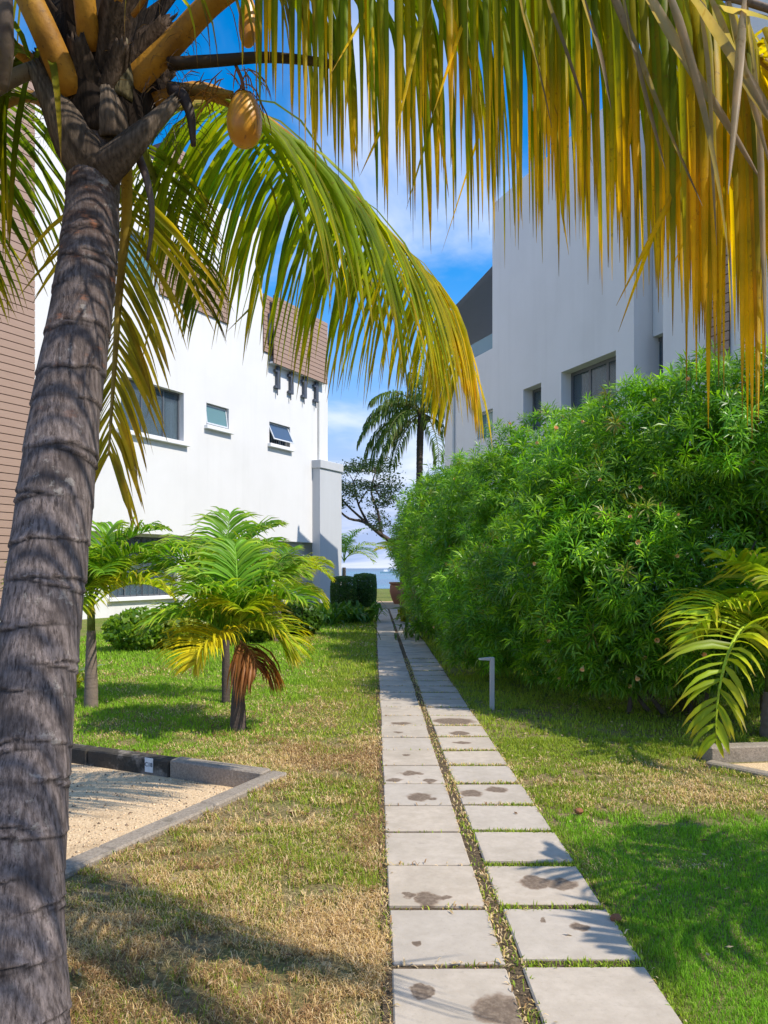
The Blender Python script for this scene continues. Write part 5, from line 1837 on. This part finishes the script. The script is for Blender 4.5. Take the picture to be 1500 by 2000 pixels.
strap_plant('bromeliad', gnd(828, 1248), 40, 0.8, 0.09, 'grassy dark green clump at the foot of the shaded bush', 80, (0.05, 0.11, 0.02), (0.10, 0.17, 0.03), (40, 85), 0.6, spread=0.3)
strap_plant('bromeliad', gnd(1330, 1392), 26, 0.55, 0.03, 'dry brownish grassy clump in the shade behind the drooping palm', 81, (0.13, 0.09, 0.04), (0.09, 0.11, 0.03), (20, 75), 0.4, spread=0.1)

# spreading tree behind the pier
tb = at(800, 1150, 47) * np.array([1, 1, 0])
shore_tree = thing('spreading_tree', tuple(tb), 'open flat topped tree on the shore with bare arching limbs, behind the grey pier', 'tree')
tr = MB()
limbs = [([tb, at(790, 1100, 47), at(768, 1062, 47), at(745, 1045, 46.8)], 0.22, 0.13), ([at(745, 1045, 46.8), at(712, 1020, 46.5), at(680, 1012, 46), at(650, 985, 45.5)], 0.13, 0.04), ([at(720, 1025, 46.6), at(700, 985, 46.4), at(690, 940, 46.2)], 0.09, 0.03),
         ([at(712, 1018, 46.5), at(672, 980, 46.3), at(655, 945, 46)], 0.08, 0.03), ([at(745, 1045, 46.8), at(738, 1000, 47), at(725, 960, 47.2), at(735, 915, 47.4)], 0.11, 0.03), ([at(700, 985, 46.4), at(716, 960, 46.3), at(730, 950, 46)], 0.05, 0.02)]
mb = MB()
mb.tube(resample(limbs[0][0], 12)[0], np.linspace(0.24, 0.13, 12), 8)
mb.obj('trunk', M['dark_bark'], shore_tree, smooth=True)
tips = []
rngt = np.random.default_rng(13)
for pts, r0, r1 in limbs[1:]:
    Pp, _ = resample(pts, 12)
    MB().tube(Pp, np.linspace(r0, r1, 12), 6).obj('limb', M['dark_bark'], shore_tree, smooth=True)
    for k in range(5, 12):
        tips.append(Pp[k])
mb = MB()
cl_c = []
for px, py in ((668, 925), (690, 915), (712, 912), (735, 918), (758, 930), (700, 945), (675, 955), (725, 948), (748, 958), (660, 945), (770, 950), (690, 975), (735, 985), (715, 905), (745, 905), (728, 1010), (668, 985), (765, 975), (650, 930), (738, 1030)):
    c = at(px + rngt.normal() * 4, py + rngt.normal() * 3, 46.5 + rngt.normal() * 1.2)
    cl_c.append(c)
    near = min(tips, key=lambda p: np.linalg.norm(p - c))
    mb.tube(resample([near, (near + c) / 2 + rngt.normal(size=3) * 0.15, c], 6)[0], np.linspace(0.035, 0.012, 6), 5)
mb.obj('twigs', M['dark_bark'], shore_tree, kind='stuff')
V_, F_, C_ = [], [], []
for c in cl_c:
    n = 320
    p = c + rngt.normal(size=(n, 3)) * np.array([0.42, 0.42, 0.16])
    a = norm(rngt.normal(size=(n, 3)) * np.array([1, 1, 0.5]))
    s_ = norm(np.cross(a, rngt.normal(size=(n, 3))))
    L = 0.15 * rngt.uniform(0.6, 1.3, (n, 1))
    b0 = len(V_) * 4 * n
    V_.append(np.stack([p - a * L * .5, p - s_ * L * .28, p + a * L * .5, p + s_ * L * .28], 1).reshape(-1, 3))
    C_.append(np.repeat(np.array([[0.045, 0.075, 0.03]]) * rngt.uniform(0.6, 1.6, (n, 1)), 4, axis=0))
V_ = np.vstack(V_)
i = np.arange(len(V_) // 4) * 4
mk('crown', V_, np.stack([i, i + 1, i + 2, i + 3], 1), M['shrub_leaf'], shore_tree, np.vstack(C_), kind='stuff')

# ------------------------------------------------------------------ boat on the horizon
bc = np.array([(754 - VX) / F * 480, 480, -1.5])
boat = thing('boat', tuple(bc), 'small white motor boat far out on the sea', 'boat')
hull = []
for z, w, l0, l1 in ((-0.1, 0.6, -3.6, 3.2), (1.1, 1.1, -3.9, 4.6)):
    hull += [bc + np.array([l0, -w, z]), bc + np.array([l1 - 1.6, -w, z]), bc + np.array([l1, 0, z + 0.15]), bc + np.array([l1 - 1.6, w, z]), bc + np.array([l0, w, z])]
MB().add(hull, [(4, 3, 2, 1, 0), (5, 6, 7, 8, 9)] + [(k, (k + 1) % 5, 5 + (k + 1) % 5, 5 + k) for k in range(5)]).obj('hull', M['boat'], boat)
MB().add([bc + np.array(p) for p in ((-1.6, -0.8, 1.1), (1.4, -0.8, 1.1), (1.4, 0.8, 1.1), (-1.6, 0.8, 1.1), (-1.4, -0.7, 2.3), (0.6, -0.7, 2.3), (0.6, 0.7, 2.3), (-1.4, 0.7, 2.3))],
         [(3, 2, 1, 0), (4, 5, 6, 7), (0, 1, 5, 4), (1, 2, 6, 5), (2, 3, 7, 6), (3, 0, 4, 7)]).obj('cabin', M['boat'], boat)

# ------------------------------------------------------------------ grass
def in_bay(x, y):
    q = np.stack([x - O2[0], y - O2[1]], 1)
    a, b_ = q @ E1, q @ E2
    return (a > 0.0) & (b_ > 0.015) & (b_ < 5.3) & (a < 6.2)


def in_bay2(x, y):
    q = np.stack([x - kb[0], y - kb[1]], 1)
    nrm1 = np.array([-q1[1], q1[0]])
    det = q1[0] * q2[1] - q1[1] * q2[0]
    a = (q[:, 0] * q2[1] - q[:, 1] * q2[0]) / det
    b_ = (q1[0] * q[:, 1] - q1[1] * q[:, 0]) / det
    return (a > -0.06) & (b_ > -0.2)


def on_slab(x, y, m=0.0):
    ph = np.mod(y - (2.97 - 2 * 0.4985), 0.4985)
    l = (x > 0.066 + m) & (x < 0.502 - m) & (ph < 0.466)
    r = (x > 0.572 + m) & (x < 1.040 - m) & (ph > 0.02) & (ph < 0.458)
    return (l | r) & (y < 29.1)


def greenness(x, y):
    P = np.stack([x, y], 1)
    n1 = vnoise(P * 1.3 + 11, 1)
    n2 = vnoise(P * 4.5 + 3, 2)
    n3 = vnoise(P * 0.5 + 7, 3)
    # left of the path
    gl = 0.11 + 0.22 * sstep(3.3, 4.2, y) + 0.32 * sstep(5.8, 7.2, y) + 0.35 * sstep(-0.8, -2.0, x) * sstep(5.8, 6.6, y)
    gl += 0.30 * np.exp(-((x + 0.12) / 0.25) ** 2) * sstep(3.6, 4.2, y) * (1 - sstep(5.2, 6.2, y))
    # right of it
    gr = 1.30 - 0.72 * np.exp(-((y - 5.55) / 0.70) ** 4) * (0.55 + 0.45 * sstep(1.1, 1.8, x))
    g = np.where(x < 0.3, gl, gr)
    g = np.where(y > 9, np.maximum(g, 0.85), g)
    return np.clip(g + (n1 - 0.5) * 0.70 + (n2 - 0.5) * 0.75 + (n3 - 0.5) * 0.25, 0, 1)


def blades(x, y, hgt, wid, lean, g, rng, simple_=False, z0=0.0):
    n = len(x)
    az = rng.uniform(0, 2 * math.pi, n)
    gm = rng.random(n) < g
    h = hgt * rng.uniform(0.55, 1.35, n) * np.where(gm, 1.0, 1.1)
    th = np.where(gm, np.radians(rng.uniform(5, 55, n)), np.radians(rng.uniform(48, 92, n))) * lean
    d = np.stack([np.cos(az), np.sin(az)], 1)
    pz = np.full(n, z0) + np.where(gm, 0, rng.uniform(0, 0.018, n))
    w = wid * rng.uniform(0.6, 1.3, n)
    per = np.stack([-d[:, 1], d[:, 0], np.zeros(n)], 1) * (w / 2)[:, None]
    b0 = np.stack([x, y, pz], 1)
    e1 = np.sin(th * 0.6) * h * 0.55
    z1 = np.cos(th * 0.6) * h * 0.55
    mid = b0 + np.stack([d[:, 0] * e1, d[:, 1] * e1, z1], 1)
    th2 = np.minimum(th * 1.35 + 0.15, 1.9)
    e2 = np.sin(th2) * h * 0.45
    tipp = mid + np.stack([d[:, 0] * e2, d[:, 1] * e2, np.maximum(np.cos(th2) * h * 0.45, -mid[:, 2] + 0.004)], 1)
    lush = np.maximum(sstep(1.0, 1.2, x) * (1 - sstep(4.6, 5.0, y)), 0.7 * sstep(-0.5, -1.2, x) * sstep(5.9, 6.6, y))
    gA, gB = np.array([0.18, 0.30, 0.022]), np.array([0.42, 0.49, 0.045])
    gC = np.array([0.19, 0.46, 0.016])
    f = rng.random((n, 1))
    gc = gA * (1 - f) + gB * f
    gc = gc * (1 - 0.75 * lush[:, None]) + gC * (0.8 + 0.4 * f) * 0.75 * lush[:, None]
    sA, sB, sC = np.array([0.82, 0.61, 0.34]), np.array([0.68, 0.49, 0.19]), np.array([0.36, 0.21, 0.095])
    r = rng.random((n, 1))
    dead = sstep(0.50, 0.66, vnoise(np.stack([x, y], 1) * np.array([2.2, 3.2]) + 5, 21) * 0.7 + vnoise(np.stack([x, y], 1) * 9 + 5, 22) * 0.3)[:, None] * (x < 0.3)[:, None]
    sc = np.where(r < 0.45 - 0.30 * dead, sA, np.where(r < 0.80 - 0.45 * dead, sB, sC))
    c = np.where(gm[:, None], gc, sc) * rng.uniform(0.8, 1.2, (n, 1))
    if simple_:
        V = np.stack([b0 - per, b0 + per, tipp], 1).reshape(-1, 3)
        i = np.arange(n) * 3
        Fs = np.stack([i, i + 1, i + 2], 1)
        return V, Fs, np.repeat(c, 3, axis=0)
    V = np.stack([b0 - per, b0 + per, mid - per * 0.8, mid + per * 0.8, tipp], 1).reshape(-1, 3)
    i = np.arange(n) * 5
    Fs = np.stack([np.stack([i, i + 1, i + 2], 1), np.stack([i + 1, i + 3, i + 2], 1), np.stack([i + 2, i + 3, i + 4], 1)], 1).reshape(-1, 3)
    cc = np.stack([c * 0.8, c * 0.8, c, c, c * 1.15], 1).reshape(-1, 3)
    return V, Fs, cc


def scatter(y0, y1, dens, rng, xl=None, xr=None):
    """Points on the lawn in view (and a little beside it) between two depths."""
    xw = 0.56 * y1 + 0.6
    x0, x1 = (-xw if xl is None else xl), (xw if xr is None else xr)
    n = int((y1 - y0) * (x1 - x0) * dens)
    x, y = rng.uniform(x0, x1, n), rng.uniform(y0, y1, n)
    k = (np.abs(x) < 0.56 * y + 0.6) & ~in_bay(x, y) & ~in_bay2(x, y)
    return x[k], y[k]


rngg = np.random.default_rng(99)
parts = []
for y0, y1, dens, h, w, smp in ((2.2, 3.4, 27000, 0.027, 0.0027, False), (3.4, 4.6, 18000, 0.028, 0.0033, False), (4.6, 7.0, 9500, 0.032, 0.0047, False), (7.0, 11.0, 2600, 0.045, 0.010, True), (11.0, 18.0, 900, 0.055, 0.018, True), (18.0, 34.0, 260, 0.07, 0.04, True)):
    x, y = scatter(y0, y1, dens, rngg, -6.5 if y1 > 11 else None, 2.6 if y1 > 11 else None)
    wob = 0.05 * (vnoise(np.stack([x * 0, y * 7], 1), 31) - 0.35)
    wob2 = vnoise(np.stack([x * 0, y * 5], 1), 33) * 0.6 + 0.4 * vnoise(np.stack([x * 0, y * 19], 1), 34)
    pathm = (x > 0.05 + wob * 0.7) & (x < 1.06 - 0.20 * np.clip(wob2 - 0.42, 0, 1) * (y < 6))
    k = ~pathm
    # scuffed bare spots on the dry side
    bare = vnoise(np.stack([x, y], 1) * 3.1 + 40, 8)
    bare2 = 0.5 * bare + 0.5 * vnoise(np.stack([x, y], 1) * 11 + 40, 9)
    k &= ~((x < 0.05) & (y < 7) & (bare2 < 0.40) & (rngg.random(len(x)) < 0.85))
    k &= ~((x > 1) & (y > 4.6) & (bare2 < 0.36) & (rngg.random(len(x)) < 0.8))
    x, y = x[k], y[k]
    g = greenness(x, y)
    lush = (x > 1.0) & (y < 4.7)
    hh = np.where(lush, h * 0.9, h) * (0.45 + 0.7 * vnoise(np.stack([x, y], 1) * 6, 12) + 0.5 * vnoise(np.stack([x, y], 1) * 17, 13))
    hh = np.where((x < 0.03) & (y < 6), hh * 1.25, hh)
    V, Fs, C = blades(x, y, hh, w, 1.0, g, rngg, smp)
    parts.append((V, Fs, C))
off = 0
VV, FF, CC = [], [], []
for V, Fs, C in parts:
    VV.append(V)
    FF.append(Fs + off)
    CC.append(C)
    off += len(V)
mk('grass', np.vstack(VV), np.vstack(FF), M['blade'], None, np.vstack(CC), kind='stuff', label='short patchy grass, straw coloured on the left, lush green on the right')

# weeds creeping in the joints of the path
n = 60000
x, y = rngg.uniform(0.035, 1.055, n), rngg.uniform(2.1, 13, n)
k = ~on_slab(x, y, 0.008)
x, y = x[k], y[k]
dens = vnoise(np.stack([x * 3, y * 2.2], 1), 4)
k = (rngg.random(len(x)) < np.where((x > 0.56), 0.95, 0.55) * sstep(0.25, 0.6, dens) * np.where(y < 6, 1.0, 0.4) + 0.15)
x, y = x[k], y[k]
g = np.where(x > 0.57, 0.85, 0.35) * np.where(y > 4.8, 0.6, 1.0)
x2, y2 = rngg.uniform(0.575, 1.045, 16000), rngg.uniform(2.2, 7.5, 16000)
k = ~on_slab(x2, y2, 0.004) & (vnoise(np.stack([x2 * 4, y2 * 3], 1), 14) > 0.25)
x, y = np.concatenate([x, x2[k]]), np.concatenate([y, y2[k]])
g = np.concatenate([g, np.where(y2[k] < 5, 0.9, 0.5)])
V, Fs, C = blades(x, y, np.full(len(x), 0.028), 0.0065, 1.1, np.clip(g + 0.1, 0, 1), rngg, False, 0.013)
mk('joint_weeds', V, Fs, M['blade'], None, C, kind='stuff', label='tiny weeds and dry scraps in the joints between the slabs')

# dry litter: leaf scraps and bits of thatch
n = 5200
x, y = scatter(2.2, 9.5, 110, rngg)
k = ~((x > 0.03) & (x < 1.06) & (rngg.random(len(x)) < 0.97))
k &= ~((x > 1.0) & (y < 4.7) & (rngg.random(len(x)) < 0.93))
x, y = x[k], y[k]
n = len(x)
az = rngg.uniform(0, 6.28, n)
L = rngg.uniform(0.015, 0.05, n)
w = L * rngg.uniform(0.15, 0.5, n)
d = np.stack([np.cos(az), np.sin(az), rngg.normal(size=n) * 0.25], 1)
s_ = np.stack([-np.sin(az), np.cos(az), rngg.normal(size=n) * 0.5], 1)
c = np.stack([x, y, rngg.uniform(0.012, 0.034, n)], 1)
V = np.stack([c - d * L[:, None] / 2, c - s_ * w[:, None] / 2, c + d * L[:, None] / 2, c + s_ * w[:, None] / 2], 1).reshape(-1, 3)
i = np.arange(n) * 4
cc = np.where(rngg.random((n, 1)) < 0.5, np.array([[0.50, 0.37, 0.20]]), np.array([[0.20, 0.115, 0.06]])) * rngg.uniform(0.7, 1.2, (n, 1))
mk('leaf_litter', V, np.stack([i, i + 1, i + 2, i + 3], 1), M['blade'], None, np.repeat(cc, 4, axis=0), kind='stuff', label='dry leaf scraps scattered on the grass')

# loose pebbles of the gravel bay
n = 5200
a, b_ = rngg.uniform(0.15, 3.4, n), rngg.uniform(0.17, 3.4, n)
P = O2 + a[:, None] * E1 + b_[:, None] * E2
k = (P[:, 0] > -0.56 * P[:, 1] - 0.3) & (P[:, 1] > 3)
P = P[k]
n = len(P)
oct_v = np.array([[1, 0, 0], [0, 1, 0], [-1, 0, 0], [0, -1, 0], [0, 0, 1], [0, 0, -1]], float)
oct_f = np.array([[0, 1, 4], [1, 2, 4], [2, 3, 4], [3, 0, 4], [1, 0, 5], [2, 1, 5], [3, 2, 5], [0, 3, 5]])
sc = rngg.uniform(0.004, 0.011, (n, 1, 1)) * rngg.uniform(0.6, 1.3, (n, 1, 3))
rot = rngg.uniform(0, 6.28, n)
ov = oct_v[None] * sc
ov = np.stack([ov[..., 0] * np.cos(rot)[:, None] - ov[..., 1] * np.sin(rot)[:, None], ov[..., 0] * np.sin(rot)[:, None] + ov[..., 1] * np.cos(rot)[:, None], ov[..., 2]], -1)
V = (np.stack([P[:, 0], P[:, 1], np.full(n, BAYZ + 0.002)], 1)[:, None] + ov).reshape(-1, 3)
Fs = (oct_f[None] + (np.arange(n) * 6)[:, None, None]).reshape(-1, 3)
cc = np.where(rngg.random((n, 1)) < 0.85, np.array([[0.68, 0.52, 0.34]]), np.array([[0.22, 0.15, 0.10]])) * rngg.uniform(0.7, 1.2, (n, 1))
mk('gravel', V, Fs, M['pebble'], None, np.repeat(cc, 6, axis=0), kind='stuff', label='loose pale pebbles lying in the parking bay')

# fallen nuts on the grass
for (px, py, r, lab) in ((1203, 1793, 0.022, 'brown fallen nut lying on the green grass beside a slab'), (1131, 1584, 0.024, 'reddish fallen nut on the dry grass right of the path')):
    c = gnd(px, py, 0.03)
    bmn = bmesh.new()
    bmesh.ops.create_icosphere(bmn, subdivisions=2, radius=r)
    for v in bmn.verts:
        v.co.x *= 1.35
        v.co.z *= 0.85
        v.co *= 1 + 0.06 * math.sin(9 * v.co.x / r + 5 * v.co.y / r)
    nm = bpy.data.meshes.new('fallen_nut')
    bmn.to_mesh(nm)
    bmn.free()
    nm.materials.append(M['husk'])
    o = bpy.data.objects.new('fallen_nut', nm)
    COL.objects.link(o)
    o.location = tuple(c)
    o.rotation_euler = (0, 0, 0.6)
    tag(o, lab, 'nut')
